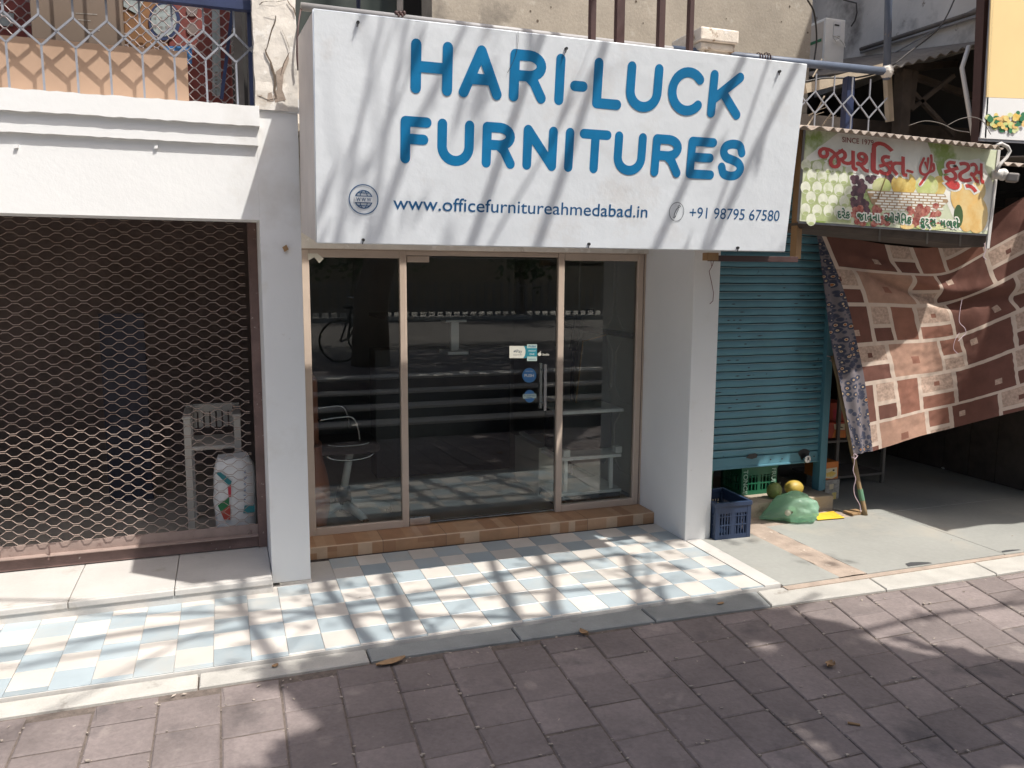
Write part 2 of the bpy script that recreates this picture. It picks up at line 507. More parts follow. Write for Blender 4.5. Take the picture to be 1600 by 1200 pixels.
GUJ = {"જ":[[426,-8,368,1,327,25,302,60,290,102,292,161,317,228,405,322,384,342,311,388,256,405,276,332,264,274,224,228,148,209,112,213,57,245,29,300,26,333,34,379,58,419,124,459,186,467,286,455,374,417,450,357,606,468,641,418,488,316,540,228,557,164,555,90,543,56,496,8],[88,333,95,296,117,273,170,268,199,284,207,299,213,351,190,413,151,410,109,389],[352,125,369,69,401,51,444,51,487,84,494,160,482,212,443,281,373,207]],"ય":[[210,125,132,141,100,161,51,220,33,258,87,280,123,309,133,368,102,404,64,412,25,408,11,460,105,464,137,454,182,414,198,351,188,301,158,261,114,232,135,206,167,187,234,182,278,196,325,231,325,467,387,460,388,94,405,64,454,57,448,0,385,7,342,38,327,76,325,161,277,135]],"શ":[[505,0,465,3,424,20,406,38,392,76,389,467,452,459,452,345,454,88,467,65,519,57,512,0],[300,0,247,9,201,36,109,142,57,147,32,162,25,200,47,223,91,226,136,204,194,229,231,268,242,344,213,397,177,411,134,406,113,382,124,341,200,309,180,257,108,284,65,322,51,375,57,405,86,444,120,461,189,465,234,451,271,422,298,379,307,320,289,245,240,188,170,153,234,83,281,61,319,58,312,0]],"ક":[[50,164,29,219,140,258,96,302,80,357,96,414,144,454,215,467,305,457,294,401,198,408,152,383,145,340,182,292,201,280,360,340,384,285,257,241,327,182,351,110,345,73,325,37,265,0,201,-8,127,1,65,25,14,57,49,105,147,55,197,49,249,56,278,78,288,112,280,143,253,178,195,219]],"ત":[[162,9,98,68,51,132,33,202,43,256,72,295,132,326,309,336,309,467,371,459,373,87,386,65,437,57,432,0,368,7,325,38,309,94,309,279,164,275,121,257,100,224,97,202,109,151,125,128,203,53]],"િ":[[184,0,105,19,74,63,70,521,80,602,103,644,134,672,185,691,226,695,314,678,394,628,474,550,429,516,366,577,300,622,231,639,172,625,139,576,132,105,148,65,198,57,192,0]],"ફ":[[50,164,29,219,140,258,87,319,80,358,96,414,144,454,177,464,305,457,294,401,198,408,163,395,146,369,149,328,201,280,360,340,384,285,257,241,327,182,348,136,350,91,337,54,309,22,265,0,201,-8,175,-7,231,-63,270,-78,313,-80,306,-138,215,-120,174,-90,109,-2,51,19,36,43,35,68,45,84,74,95,113,84,148,53,199,47,248,55,278,77,288,112,265,165,195,219]],"ુ":[[-126,-208,-174,-204,-256,-172,-357,-78,-309,-44,-223,-126,-194,-141,-126,-152,-79,-146,-53,-128,-46,-84,-74,-58,-120,-53,-176,-70,-196,-18,-139,-2,-73,-3,-19,-29,10,-75,9,-133,-22,-179,-83,-205]],"ટ":[[193,-8,108,8,77,29,40,88,39,159,50,188,94,235,230,320,248,346,248,378,232,400,202,410,149,409,88,391,68,443,123,461,185,467,256,455,281,438,309,392,311,343,299,309,264,270,119,174,101,135,103,100,111,83,144,58,195,49,262,59,323,89,352,34,279,3]],"સ":[[320,0,230,21,161,76,108,147,54,151,30,166,22,193,36,223,80,233,130,212,165,224,218,269,233,322,222,371,189,401,125,410,43,387,22,440,124,467,187,463,223,451,277,403,291,368,291,284,380,281,416,297,416,467,478,459,479,95,494,65,545,57,539,0,465,11,425,51,416,237,354,222,269,234,225,188,167,158,205,113,255,74,338,58,331,0]],"ર":[[319,0,230,21,161,76,108,147,54,151,24,178,28,215,45,229,100,229,132,210,202,242,236,285,243,323,231,372,197,401,147,411,43,387,22,440,83,460,148,467,231,451,288,403,307,324,288,248,238,192,168,157,205,113,255,74,338,58,331,0]],"દ":[[231,-8,143,10,87,62,72,97,69,156,79,191,110,233,56,284,34,354,49,409,97,451,149,466,266,457,255,402,159,408,118,392,99,365,104,318,142,278,164,265,239,278,297,274,286,218,222,221,157,197,132,155,142,88,176,59,259,50,280,55,278,85,289,104,322,115,355,101,367,70,358,39,334,15,298,0]],"ે":[[-134,497,-179,606,-218,635,-284,632,-302,685,-291,689,-240,695,-194,688,-138,646,-106,588,-79,497]],"ા":[[185,0,146,3,105,20,80,49,72,76,70,467,132,460,132,346,134,87,158,60,199,57,193,0]],"ન":[[109,166,69,183,33,223,19,270,29,299,65,310,288,310,288,467,350,459,351,95,360,71,384,59,417,57,411,0,337,11,297,51,288,115,288,254,148,254,143,185]],"ઓ":[[266,80,170,102,142,121,94,184,55,189,34,204,27,230,38,257,73,268,106,262,133,241,155,250,189,276,211,333,201,375,173,402,122,411,45,394,24,447,88,465,168,463,205,452,256,405,273,332,258,272,217,224,158,194,183,162,219,142,297,139,346,167,371,217,377,307,377,347,439,339,444,248,474,233,529,247,549,264,549,467,611,459,613,87,635,61,678,57,672,0,608,7,565,38,549,94,549,195,497,177,464,178,428,194,414,159,367,108,337,92],[870,0,830,3,788,20,771,38,757,76,754,467,816,459,816,345,817,95,832,65,884,57,878,0],[756,497,710,606,672,635,606,632,588,685,598,689,650,695,696,688,752,646,784,588,811,497]],"ગ":[[163,138,81,160,9,235,57,268,107,212,160,195,197,205,223,238,229,334,209,384,171,408,100,405,61,390,42,442,114,465,189,463,254,426,290,350,293,266,274,197,224,150],[486,0,447,3,405,20,388,38,374,76,371,467,433,459,433,345,434,95,449,65,501,57,495,0]],"મ":[[129,118,74,144,41,199,50,235,102,245,102,341,99,372,86,394,34,403,40,459,118,446,154,411,163,365,164,245,326,245,326,467,388,459,390,87,403,65,454,57,449,0,385,7,342,38,326,94,326,189,164,189,159,138]],"ળ":[[561,0,491,13,456,49,446,94,444,348,427,390,390,405,346,382,320,185,281,136,211,110,159,111,109,129,69,162,43,212,34,274,53,357,109,422,201,467,219,411,147,375,124,352,101,300,98,271,110,209,144,175,172,166,215,168,245,183,264,211,277,379,310,433,344,453,390,460,436,453,470,433,499,393,507,353,510,87,532,61,575,57,569,0]],"્":[[67,-200,15,-136,-16,-112,-62,-97,-122,-103,-129,-85,-141,-48,-123,-43,-78,-39,-2,-55,59,-101,116,-171]]}


def guj_faces(items, bold=0.):
    """items = [(glyph, x shift, y shift, x scale, y scale)]"""
    cu = bpy.data.curves.new('tmp', 'CURVE')
    cu.dimensions = '2D'
    cu.fill_mode = 'BOTH'
    cu.offset = bold
    for g, dx, dy, sx, sy in items:
        for sp in GUJ[g]:
            s_ = cu.splines.new('POLY')
            n = len(sp) // 2
            s_.points.add(n - 1)
            for i in range(n):
                s_.points[i].co = (sp[2 * i] / 1000 * sx + dx, sp[2 * i + 1] / 1000 * sy + dy, 0, 1)
            s_.use_cyclic_u = True
    return curve_faces(cu)


def place(mb, vf, fn, x0=None, x1=None, y0=0., h=None, mi=0, size=None):
    """fit flat faces so that they run from x0 to x1, capital height or size h, through fn(u, v)"""
    v, f = vf
    a = min(p.x for p in v)
    b_ = max(p.x for p in v)
    sx = (x1 - x0) / (b_ - a)
    sy = h
    mb.add([fn(x0 + (p.x - a) * sx, y0 + p.y * sy) for p in v], f, mi)


def stroke(mb, pts, wd, fn, mi=0, n=7):
    """a stroke of even width with round ends; pts are 2-D"""
    P = [Vector(p) for p in pts]
    hw = wd / 2
    lft, rgt = [], []
    for i, p in enumerate(P):
        d0 = (P[i] - P[i - 1]).normalized() if i else (P[1] - P[0]).normalized()
        d1 = (P[i + 1] - P[i]).normalized() if i < len(P) - 1 else d0
        t_ = (d0 + d1)
        t_ = t_.normalized() if t_.length > 1e-6 else d0
        nrm = Vector((-t_.y, t_.x))
        k = hw / max(.5, Vector((-d0.y, d0.x)).dot(nrm))
        lft.append(p + nrm * k)
        rgt.append(p - nrm * k)
    d = (P[-1] - P[-2]).normalized()
    a0 = math.atan2(d.y, d.x)
    capE = [P[-1] + hw * Vector((math.cos(a0 + math.pi / 2 - math.pi * k / n), math.sin(a0 + math.pi / 2 - math.pi * k / n))) for k in range(1, n)]
    d = (P[0] - P[1]).normalized()
    a0 = math.atan2(d.y, d.x)
    capS = [P[0] + hw * Vector((math.cos(a0 + math.pi / 2 - math.pi * k / n), math.sin(a0 + math.pi / 2 - math.pi * k / n))) for k in range(1, n)]
    N_ = len(P)
    vs_ = lft + rgt
    fs = [(i, N_ + i, N_ + i + 1, i + 1) for i in range(N_ - 1)]
    b0 = len(vs_)
    vs_ = vs_ + capE
    fs.append(tuple([N_ - 1, 2 * N_ - 1] + [b0 + k for k in range(len(capE) - 1, -1, -1)]))
    b1 = len(vs_)
    vs_ = vs_ + capS
    fs.append(tuple([N_, 0] + [b1 + k for k in range(len(capS) - 1, -1, -1)]))
    mb.add([fn(p.x, p.y) for p in vs_], fs, mi)


def arc(cx, cy, rx, ry, a0, a1, n=14):
    return [(cx + rx * math.cos(math.radians(a0 + (a1 - a0) * k / n)), cy + ry * math.sin(math.radians(a0 + (a1 - a0) * k / n))) for k in range(n + 1)]


def catmull(P, n=6):
    P = [Vector(p) for p in P]
    Q = [2 * P[0] - P[1]] + P + [2 * P[-1] - P[-2]]
    out = []
    for i in range(1, len(Q) - 2):
        for k in range(n):
            t_ = k / n
            out.append(.5 * ((2 * Q[i]) + (Q[i + 1] - Q[i - 1]) * t_ + (2 * Q[i - 1] - 5 * Q[i] + 4 * Q[i + 1] - Q[i + 2]) * t_ ** 2 + (3 * Q[i] - Q[i - 1] - 3 * Q[i + 1] + Q[i + 2]) * t_ ** 3))
    out.append(P[-1])
    return out


GLY = {
    'H': [[(0, 0), (0, 1)], [(1, 0), (1, 1)], [(0, .5), (1, .5)]],
    'A': [[(0, 0), (.5, 1)], [(.5, 1), (1, 0)], [(.22, .33), (.78, .33)]],
    'R': [[(0, 0), (0, 1)], [(0, 1), (.5, 1)] + arc(.5, .755, .46, .245, 85, -85, 12) + [(.5, .51), (0, .51)], [(.5, .5), (.72, .36), (1, 0)]],
    'I': [[(.5, 0), (.5, 1)]],
    '-': [[(0, .38), (1, .38)]],
    'L': [[(0, 1), (0, 0)], [(0, 0), (1, 0)]],
    'U': [[(0, 1), (0, .4)] + arc(.5, .4, .5, .4, 186, 354, 14) + [(1, .4), (1, 1)]],
    'C': [arc(.56, .5, .56, .5, 42, 318, 26)],
    'K': [[(0, 0), (0, 1)], [(1, 1), (0, .34)], [(.36, .58), (1, 0)]],
    'F': [[(0, 0), (0, 1)], [(0, 1), (1, 1)], [(0, .53), (.86, .53)]],
    'N': [[(0, 0), (0, 1)], [(0, 1), (1, 0)], [(1, 0), (1, 1)]],
    'T': [[(0, 1), (1, 1)], [(.5, 1), (.5, 0)]],
    'E': [[(0, 0), (0, 1)], [(0, 1), (1, 1)], [(0, 0), (1, 0)], [(0, .52), (.9, .52)]],
    'S': [catmull([(.96, .74), (.82, .95), (.5, 1), (.16, .93), (.05, .75), (.2, .58), (.5, .51), (.82, .42), (.97, .25), (.82, .06), (.5, 0), (.16, .06), (.02, .27)])],
}

# ================================================================== SETTING
def structure(name, mb, mats, **k):
    return tag(mb.build(name, mats, **k), kind='structure')


g = MB()
g.box(-300, 300, -300, 300, -.7, -.16)
structure('ground', g, M['soil'])

# --- brick red pavement with every paver its own piece
def shear(x):
    T = [(-2, -.02), (0, .0), (.5, .035), (1.3, .05), (2.1, .06), (2.4, .085), (3.25, .24), (3.8, .245), (4.4, .28), (9, .30)]
    for (a, u), (b_, v) in zip(T, T[1:]):
        if x <= b_: return u + (v - u) * max(0, (x - a)) / (b_ - a)
    return .3


def kerb_out(x):
    return 3.965 - .034 * max(0, x - 1.0) if x < 4.6 else 3.965 - .034 * 3.6 - .01 * (x - 4.6)


def warp(x, y):
    return x + shear(x) * (y - 3.95)


PZ = -.032
pb = MB()
pb.box(-3, 9, 1.9, 3.99, -.15, PZ - .007)
pavement = structure('pavement', pb, M['joint'])
rp_ = random.Random(3)
for k in range(-9, 24):
    x0, x1 = .193 + .275 * k, .193 + .275 * (k + 1)
    off = 3.764 if k % 2 else 3.62
    for j in range(-1, 7):
        ya = off - .2815 * (j + 1)
        yb = off - .2815 * j
        xm = (x0 + x1) / 2
        top = kerb_out(xm) - .012
        if ya < 1.92: continue
        if yb > top: yb = top
        if yb - ya < .05: continue
        if (x0 < -1.4 and ya < 3.0) or x1 > 7: continue
        g_ = .0035 + rp_.random() * .0015
        jx, jy = rp_.uniform(-.002, .002), rp_.uniform(-.003, .003)
        z = PZ + rp_.uniform(-.002, .002)
        tx, ty = rp_.uniform(-.004, .004), rp_.uniform(-.004, .004)
        ch = .0065
        vs_ = []
        for ins, dz in ((0, -.035), (0, -.005), (ch, 0)):
            for (xx, yy) in ((x0 + g_ + ins, ya + g_ + ins), (x1 - g_ - ins, ya + g_ + ins), (x1 - g_ - ins, yb - g_ - ins), (x0 + g_ + ins, yb - g_ - ins)):
                vs_.append((warp(xx, yy) + jx, yy + jy, z + dz + tx * (xx - xm) + ty * (yy - (ya + yb) / 2)))
        if rp_.random() < .3:
            q_ = 8 + rp_.randrange(4)
            vx, vy, vz = vs_[q_]
            k_ = rp_.uniform(.04, .12)
            cx_, cy_ = warp(xm, (ya + yb) / 2), (ya + yb) / 2
            vs_[q_] = (vx + (cx_ - vx) * k_, vy + (cy_ - vy) * k_, vz - .0015)
        fs = [(8, 9, 10, 11)] + [(4 * a + i, 4 * a + (i + 1) % 4, 4 * a + 4 + (i + 1) % 4, 4 * a + 4 + i) for a in (0, 1) for i in range(4)]
        c = Vector((warp(xm, (ya + yb) / 2), (ya + yb) / 2, z))
        o = MB().add(vs_, fs).build('paver', M['paver'], parent=pavement)

# small grit washed into the joints
gm = MB()
for i in range(650):
    k = rp_.randrange(-8, 20)
    x = .193 + .275 * k + rp_.uniform(-.012, .012)
    y = rp_.uniform(2.0, 3.93)
    if rp_.random() < .3:
        x += rp_.random() * .275
        y = (3.764 if k % 2 else 3.62) - .2815 * rp_.randrange(0, 7) + rp_.uniform(-.012, .012)
    if y > kerb_out(x) - .02: continue
    r = rp_.choice([.0015, .002, .002, .003, .0045])
    gm.obox((warp(x, y), y, PZ - .002 + r), (r * rp_.uniform(.8, 2), r * rp_.uniform(-.8, .8), 0), (-r * .4, r, 0), (0, 0, r * .7))
tag(gm.build('grit', M['grit'], loc=(2, 3, PZ)), kind='stuff')
lm = MB()
for i in range(80):
    x = rp_.uniform(-1.2, 6.0)
    y = kerb_out(x) - abs(rp_.gauss(0, .05)) - .01 if rp_.random() < .55 else rp_.uniform(2.2, 3.9)
    if rp_.random() < .12: y = rp_.uniform(4.15, 5.0)
    zf = PZ + .003 if y < 3.96 else .002
    a_ = rp_.uniform(0, 6.28)
    l_, w_ = rp_.uniform(.006, .019), rp_.uniform(.002, .007)
    ca, sa = math.cos(a_), math.sin(a_)
    lm.add([(x + l_ * ca, y + l_ * sa, zf + rp_.uniform(0, .004)), (x - w_ * sa, y + w_ * ca, zf + rp_.uniform(0, .006)), (x - l_ * ca, y - l_ * sa, zf), (x + w_ * sa, y - w_ * ca, zf + rp_.uniform(0, .003))], [(0, 1, 2, 3)])
tag(lm.build('leaf_crumbs', M['grit'], loc=(2, 3, PZ)), kind='stuff')

# --- kerb stones
kerb = MB()
kerb.box(-3, 9, 3.85, 4.125, -.15, -.045)
kerb = structure('kerb', kerb, M['joint'])
KJ = [-2.4, -1.22, -.185, .645, 1.464, 2.29, 3.12, 3.98, 4.9, 5.9, 7.0, 8.2]
for a, b_ in zip(KJ, KJ[1:]):
    n = 5
    rows = []
    mb = MB()
    for zz, ins in ((-.10, 0), (-.027, 0), (-.02, .006)):
        ring = []
        for i in range(n + 1):
            x = a + .004 + ins + (b_ - a - .008 - 2 * ins) * i / n
            ring.append((x - .05 * (kerb_out(x) < 3.9), kerb_out(x) + ins + .002, zz))
        for i in range(n, -1, -1):
            x = a + .004 + ins + (b_ - a - .008 - 2 * ins) * i / n
            ring.append((x, 4.108 - .012 * max(0, x - 3.4) - ins, zz))
        rows.append(ring)
    q = len(rows[0])
    mb.add([p for r_ in rows for p in r_], [(j * q + i, j * q + (i + 1) % q, (j + 1) * q + (i + 1) % q, (j + 1) * q + i) for j in range(2) for i in range(q)])
    top = 2 * q
    mb.f += [[top + i, top + i + 1, top + 2 * n + 1 - i - 1, top + 2 * n + 1 - i] for i in range(n)]
    mb.m += [0] * n
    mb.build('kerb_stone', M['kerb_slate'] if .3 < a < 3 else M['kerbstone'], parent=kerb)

# --- blue and white tiled forecourt
fb = MB()
fb.box(-3, 3.312, 4.118, 5.5, -.12, -.006)
floor = structure('tiled_floor', fb, M['marble'])
tiles = {}
rt = random.Random(5)
for i in range(-16, 16):
    for j in range(-1, 7):
        x0, x1 = .252 + .1845 * i, .252 + .1845 * (i + 1)
        sh = .0 if i >= 0 else (.03 if i % 2 else -.02)
        y0, y1 = 4.14 + .196 * j + sh, 4.14 + .196 * (j + 1) + sh
        y0 = max(y0, 4.123)
        ymax = 5.112 if x0 < .2 else (5.10 if x0 < .46 else 5.526)
        x1 = min(x1, 3.185)
        y1 = min(y1, ymax)
        if x1 < -2.4 or x1 - x0 < .03 or y1 - y0 < .015 or (x0 > 3.1 and y0 > 5.06): continue
        o = MB()
        gp = .0012
        z = rt.uniform(-.0006, .0006)
        a, b_, c, d = x0 + gp, x1 - gp, y0 + gp, y1 - gp
        e_ = .0012
        o.add([(a, c, -.008), (b_, c, -.008), (b_, d, -.008), (a, d, -.008), (a, c, z - e_), (b_, c, z - e_), (b_, d, z - e_), (a, d, z - e_),
               (a + e_, c + e_, z), (b_ - e_, c + e_, z), (b_ - e_, d - e_, z), (a + e_, d - e_, z)],
              [(8, 9, 10, 11)] + [(4 * q + k, 4 * q + (k + 1) % 4, 4 * q + 4 + (k + 1) % 4, 4 * q + 4 + k) for q in (0, 1) for k in range(4)])
        o.build('tile', M['tile_white'] if (i + j) % 2 else M['tile_blue'], parent=floor)
st = MB()
st.box(3.19, 3.312, 4.119, 5.06, -.008, .003)
st.build('border_strip', M['marble'], parent=floor, bevel=.002)

# --- stone floor of the fruit stall, its slabs and the worn mortar strip
sb = MB()
sb.box(3.316, 9, 4.05, 9, -.12, -.014)
stone = structure('stone_floor', sb, M['mortar'])
def slab(x0, x1, y0, y1, y2=None, z=-.006):
    mb = MB()
    mb.add([(x0, y0, -.05), (x1, y2 or y0, -.05), (x1, y1, -.05), (x0, y1, -.05), (x0, y0, z), (x1, y2 or y0, z), (x1, y1, z), (x0, y1, z)],
           [(4, 5, 6, 7), (0, 1, 5, 4), (1, 2, 6, 5), (2, 3, 7, 6), (3, 0, 4, 7)])
    return mb.build('stone_slab', M['kota'], parent=stone, bevel=.002)
slab(3.32, 3.77, 4.106, 5.6)
slab(3.99, 5.22, 4.10, 5.18, 4.09)
slab(5.224, 6.9, 4.085, 5.18, 4.07)
slab(4.87, 5.90, 5.184, 6.5)
slab(5.904, 7.4, 5.184, 6.5)
slab(3.99, 5.6, 6.504, 8.6)
slab(5.604, 7.4, 6.504, 8.6)
ms = MB()
rm = random.Random(8)
row0, row1 = [], []
for k in range(15):
    y = 4.10 + k * .09
    row0.append((3.772 + rm.uniform(-.012, .008), y, -.0065))
    row1.append((3.988 + rm.uniform(-.008, .016), y, -.0065))
ms.sheet([row0, [((a[0] + b_[0]) / 2, a[1], -.003 + rm.uniform(-.003, .003)) for a, b_ in zip(row0, row1)], row1])
ms.build('mortar_strip', M['mortar'], parent=stone)
for c, sx, sy in (((4.46, 4.135), .105, .03), ((5.32, 4.125), .09, .014)):
    k = MB()
    k.poly([(c[0] + sx * x, c[1] + sy * y, -.0035) for x, y in ((-1, -.9), (1, -1), (.9, -.2), (.35, .6), (-.25, 1.1), (-.8, .7))])
    k.build('stain', M['dirt_mark'], parent=stone)

# --- behind the camera: steps, upper pavement, road (seen in the glass)
sp = MB()
sp.box(-12, 14, -3.2, .95, -.15, .56)
upper = structure('upper_pavement', sp, M['paver'])
for k in range(4):
    y1 = 1.88 - .33 * k
    s_ = MB()
    s_.box(-12, 14, .95 - (.0 if k < 3 else .32), y1, -.1, .15 * (k + 1) - .03)
    so_ = s_.build('step', M['steprisers'], parent=upper)
    s_ = MB()
    s_.box(-12, 14, y1 - .34, y1 + .015, .15 * (k + 1) - .03, .15 * (k + 1))
    s_.build('nosing', M['stepedge'], parent=so_)
rd = MB()
rd.box(-60, 60, -15, -3.4, -.15, .42)
structure('road', rd, M['asphalt'])
rd = MB()
rd.box(-60, 60, -19, -15.1, -.15, .58)
structure('far_pavement', rd, M['kerbstone'])

# ================================================================== SHOP BUILDING
B = thing('shop_building', (1.5, 5.14, 0), 'white plastered shop building with glass shopfront and brown mesh gate, worn upper storey', 'building')

WZ = at(200, 338, 'y', 5.14).z
f1 = at(0, 136.5, 'y', 5.09).z
f2 = at(0, 171, 'y', 5.09).z
f3 = at(0, 205, 'y', 5.115).z
w1 = MB()
w1.box(-4, .2258, 5.14, 5.40, WZ, f1 - .01)
w1.build('front_wall', M['white'], parent=B)

def ragged(x0, x1, y0, y1, z0, z1, n, jag, mat_, name, seed, front=.0):
    """a plaster band whose edges wander a little"""
    r_ = random.Random(seed)
    mb = MB()
    rows = [[], [], [], []]
    for i in range(n + 1):
        x = x0 + (x1 - x0) * i / n
        dz, dt, dy = r_.uniform(-jag, jag), r_.uniform(-jag, jag), r_.uniform(-front, front)
        rows[0].append((x, y1, z0 + dz))
        rows[1].append((x, y0 + dy, z0 + dz))
        rows[2].append((x, y0 + dy, z1 + dt))
        rows[3].append((x, y1, z1 + dt))
    mb.sheet([rows[0], rows[1], rows[2], rows[3]])
    mb.poly([rows[k][-1] for k in range(4)])
    return mb.build(name, mat_, parent=B)

ragged(-4, .243, 5.09, 5.5, f2, f1, 110, .003, M['white'], 'cornice', 1)
ragged(-4, .232, 5.115, 5.2, f3, f2 + .005, 110, .002, M['white'], 'cornice', 2)
for p in ((26, 229), (244, 230)):
    nb = MB()
    c = at(*p, 'y', 5.135)
    nb.obox(c, (.009, 0, .002), (0, .008, 0), (.001, 0, .008))
    nb.build('plaster_lump', M['white'], parent=B)

pl = MB()
pl.box(.226, .464, 5.14, 5.84, 0.012, f1)
pl.build('pillar', M['white'], parent=B, bevel=.0012)
fo = MB()
fo.box(.27, .470, 5.133, 5.80, -.006, .010)
fo.build('pillar_foot', M['white_dirty'], parent=B)
pk = MB()
pk.obox(at(446, 388, 'y', 5.134), (.012, 0, .008), (0, .012, 0), (-.006, 0, .014))
pk.build('wall_plug', M['wood_post'], parent=B)

p2 = MB()
p2.box(3.186, 3.405, 5.07, 5.84, -.02, 3.3)
p2.build('pillar', M['white'], parent=B, bevel=.006)

# lintel and ceiling over the glass
lb = MB()
lb.box(.464, 3.186, 5.74, 5.9, 2.135, 3.3)
lb.build('lintel', M['white_dirty'], parent=B)
# cracked upper pillar
UX0, UX1 = at(397, 100, 'y', 5.135).x, .468
cp = MB()
nx, nz = 8, 26
rc = random.Random(4)
rows = []
for j in range(nz + 1):
    z = f1 - .012 + (4.3 - f1) * j / nz
    rows.append([(UX0 + (UX1 - UX0) * i / nx + (rc.uniform(-.004, .004) if i in (0, nx) else 0), 5.128 + rc.uniform(-.0012, .0012) - (.006 if j < 3 and i < 6 else 0), z) for i in range(nx + 1)])
cp.sheet(rows)
cp.box(UX0 + .004, UX1 - .004, 5.135, 5.5, f1 - .012, 4.3)
upil = cp.build('upper_pillar', M['white_dirty'], parent=B)
def crack(pts, w_):
    mb = MB()
    P = [at(x, y, 'y', 5.119) for x, y in pts]
    r_ = random.Random(len(pts))
    a, b_ = [], []
    for i, p in enumerate(P):
        k = w_ * (.25 + .75 * math.sin(math.pi * (i + .3) / (len(P) - .4))) * r_.uniform(.7, 1.3)
        a.append((p.x - k, p.y, p.z))
        b_.append((p.x + k, p.y + .002, p.z))
    mb.sheet([a, b_])
    mb.build('crack', M['crack'], parent=upil)
crack([(405, 8), (410, 3), (418, 2), (432, 3), (446, 0)], .004)
crack([(449, 0), (453, 7), (459, 13), (462, 25)], .006)
crack([(431, 24), (430, 34), (425, 45), (421, 60), (418, 72), (415, 80)], .004)
crack([(414, 76), (417, 86), (423, 97), (426, 110), (429, 118), (430, 130), (429, 142), (432, 152)], .008)
crack([(452, 82), (447, 92), (443, 100), (439, 116)], .0035)
crack([(414, 20), (423, 24), (431, 25)], .002)
crack([(440, 44), (446, 58), (451, 72), (453, 82)], .0018)
crack([(402, 148), (410, 152), (420, 156), (434, 153)], .004)
for pts in (((431, 112), (441, 104), (450, 84), (452, 92), (443, 116), (441, 140), (447, 156), (430, 160), (427, 150), (433, 138)), ((404, 150), (424, 144), (428, 158), (408, 160))):
    mb = MB()
    mb.poly([at(x, y, 'y', 5.1215) for x, y in pts])
    mb.build('bare_plaster', M['mortar'], parent=upil)
# flaked edge of paint at its foot
fl = MB()
r_ = random.Random(12)
for k in range(16):
    x = UX0 + .02 + k * .0165
    h = r_.uniform(.0, .028) + (.05 if 12 < k < 15 else 0)
    fl.box(x, x + .0164, 5.131, 5.139, f1 - .02, f1 + h)
fl.build('paint_flake', M['white'], parent=B)

# marble step before the gate, in slabs
for (a, b_) in ((-3.0, -1.75), (-1.748, -.905), (-.903, -.341), (-.339, .222)):
    s_ = MB()
    s_.box(a + .001, b_ - .001, 5.05, 5.75, .05, .091)
    s_.build('marble_slab', M['marble'], parent=B, bevel=.004)
    s_ = MB()
    s_.box(a + .001, b_ - .001, 5.012, 5.049, .05, .089)
    s_.build('nosing_strip', M['marble'], parent=B, bevel=.006)
s_ = MB()
s_.box(-3, .224, 5.022, 5.75, -.006, .05)
s_.build('step_base', M['marble'], parent=B)

# brown step before the glass: glazed tiles with a patchwork print
brn = [(.40, .225, .12), (.46, .285, .17), (.34, .18, .095), (.52, .37, .25), (.43, .26, .15)]
BR = [mat('brown_tile_print', c, .42, .08, 14, .0006, 30) for c in brn]
sx = [.468, 1.005, 1.468, 2.03, 2.60, 3.184]
rs = random.Random(9)
for a, b_ in zip(sx, sx[1:]):
    mb = MB()
    n = max(4, int((b_ - a) / .075))
    cuts = [a + .0015 + (b_ - a - .003) * (k + (rs.uniform(-.3, .3) if 0 < k < n else 0)) / n for k in range(n + 1)]
    for u, v in zip(cuts, cuts[1:]):
        ci = rs.choice([0, 0, 1, 2, 3, 4])
        if rs.random() < .3:
            hm = .045
            mb.add([(u, 5.53, .0), (v, 5.53, .0), (v, 5.53, hm), (u, 5.53, hm)], [(0, 1, 2, 3)], 0)
            mb.add([(u, 5.53, hm), (v, 5.53, hm), (v, 5.53, .082), (u, 5.53, .082)], [(0, 1, 2, 3)], ci)
        else:
            mb.add([(u, 5.53, .0), (v, 5.53, .0), (v, 5.53, .082), (u, 5.53, .082)], [(0, 1, 2, 3)], ci)
        mb.add([(u, 5.53, .082), (v, 5.53, .082), (v, 5.536, .088), (u, 5.536, .088)], [(0, 1, 2, 3)], 3)
        ci = rs.choice([0, 2, 2, 4, 0, 1])
        mb.add([(u, 5.536, .088), (v, 5.536, .088), (v, 5.86, .088), (u, 5.86, .088)], [(0, 1, 2, 3)], ci)
    mb.build('step_tile', BR, parent=B)
s_ = MB()
s_.box(.466, 3.185, 5.534, 5.9, -.02, .084)
s_.build('step_base', M['joint'], parent=B)

# --- rolling mesh gate
gate = MB()
GY = 5.66
gate.box(.168, .2255, GY - .02, GY + .05, .092, WZ + .02)
gate = gate.build('mesh_gate', M['gate_rail'], parent=B)
def rod(phase):
    mb = MB()
    n = 22
    P = []
    x = -2.4
    per = .1255
    pts = []
    for k in range(n):
        for fx, hz in ((0, -1), (.26, -1), (.5, 1), (.76, 1)):
            pts.append((x + (k + fx + phase) * per, hz))
    pts = [p for p in pts if p[0] < .166]
    P = [(px_, GY + .006 * hz, .0108 * hz) for px_, hz in pts]
    mb.tube(P, .0026, 5, 0)
    return mb.build('grille_rod', M['gate_rod'], parent=gate)
R0, R1 = rod(0), rod(.5)
zz = .27
k = 0
rr = random.Random(6)
while zz < WZ + .03:
    if k == 0: o = R0
    elif k == 1: o = R1
    else:
        o = (R0 if k % 2 == 0 else R1).copy()
        COL.objects.link(o)
    o.location = (rr.uniform(-.0015, .0015), rr.uniform(-.002, .002), zz + rr.uniform(-.0012, .0012))
    zz += .0355
    k += 1
br = MB()
br.box(-2.6, .167, GY - .012, GY + .03, .098, .175)
br.build('bottom_rail', M['gate_rail'], parent=gate, bevel=.002)
br = MB()
br.box(-2.6, .167, GY - .04, GY + .03, .176, .184)
br.box(-2.6, .167, GY + .012, GY + .02, .184, .25)
br.build('angle_bar', M['gate_angle'], parent=gate, bevel=.0015)
br = MB()
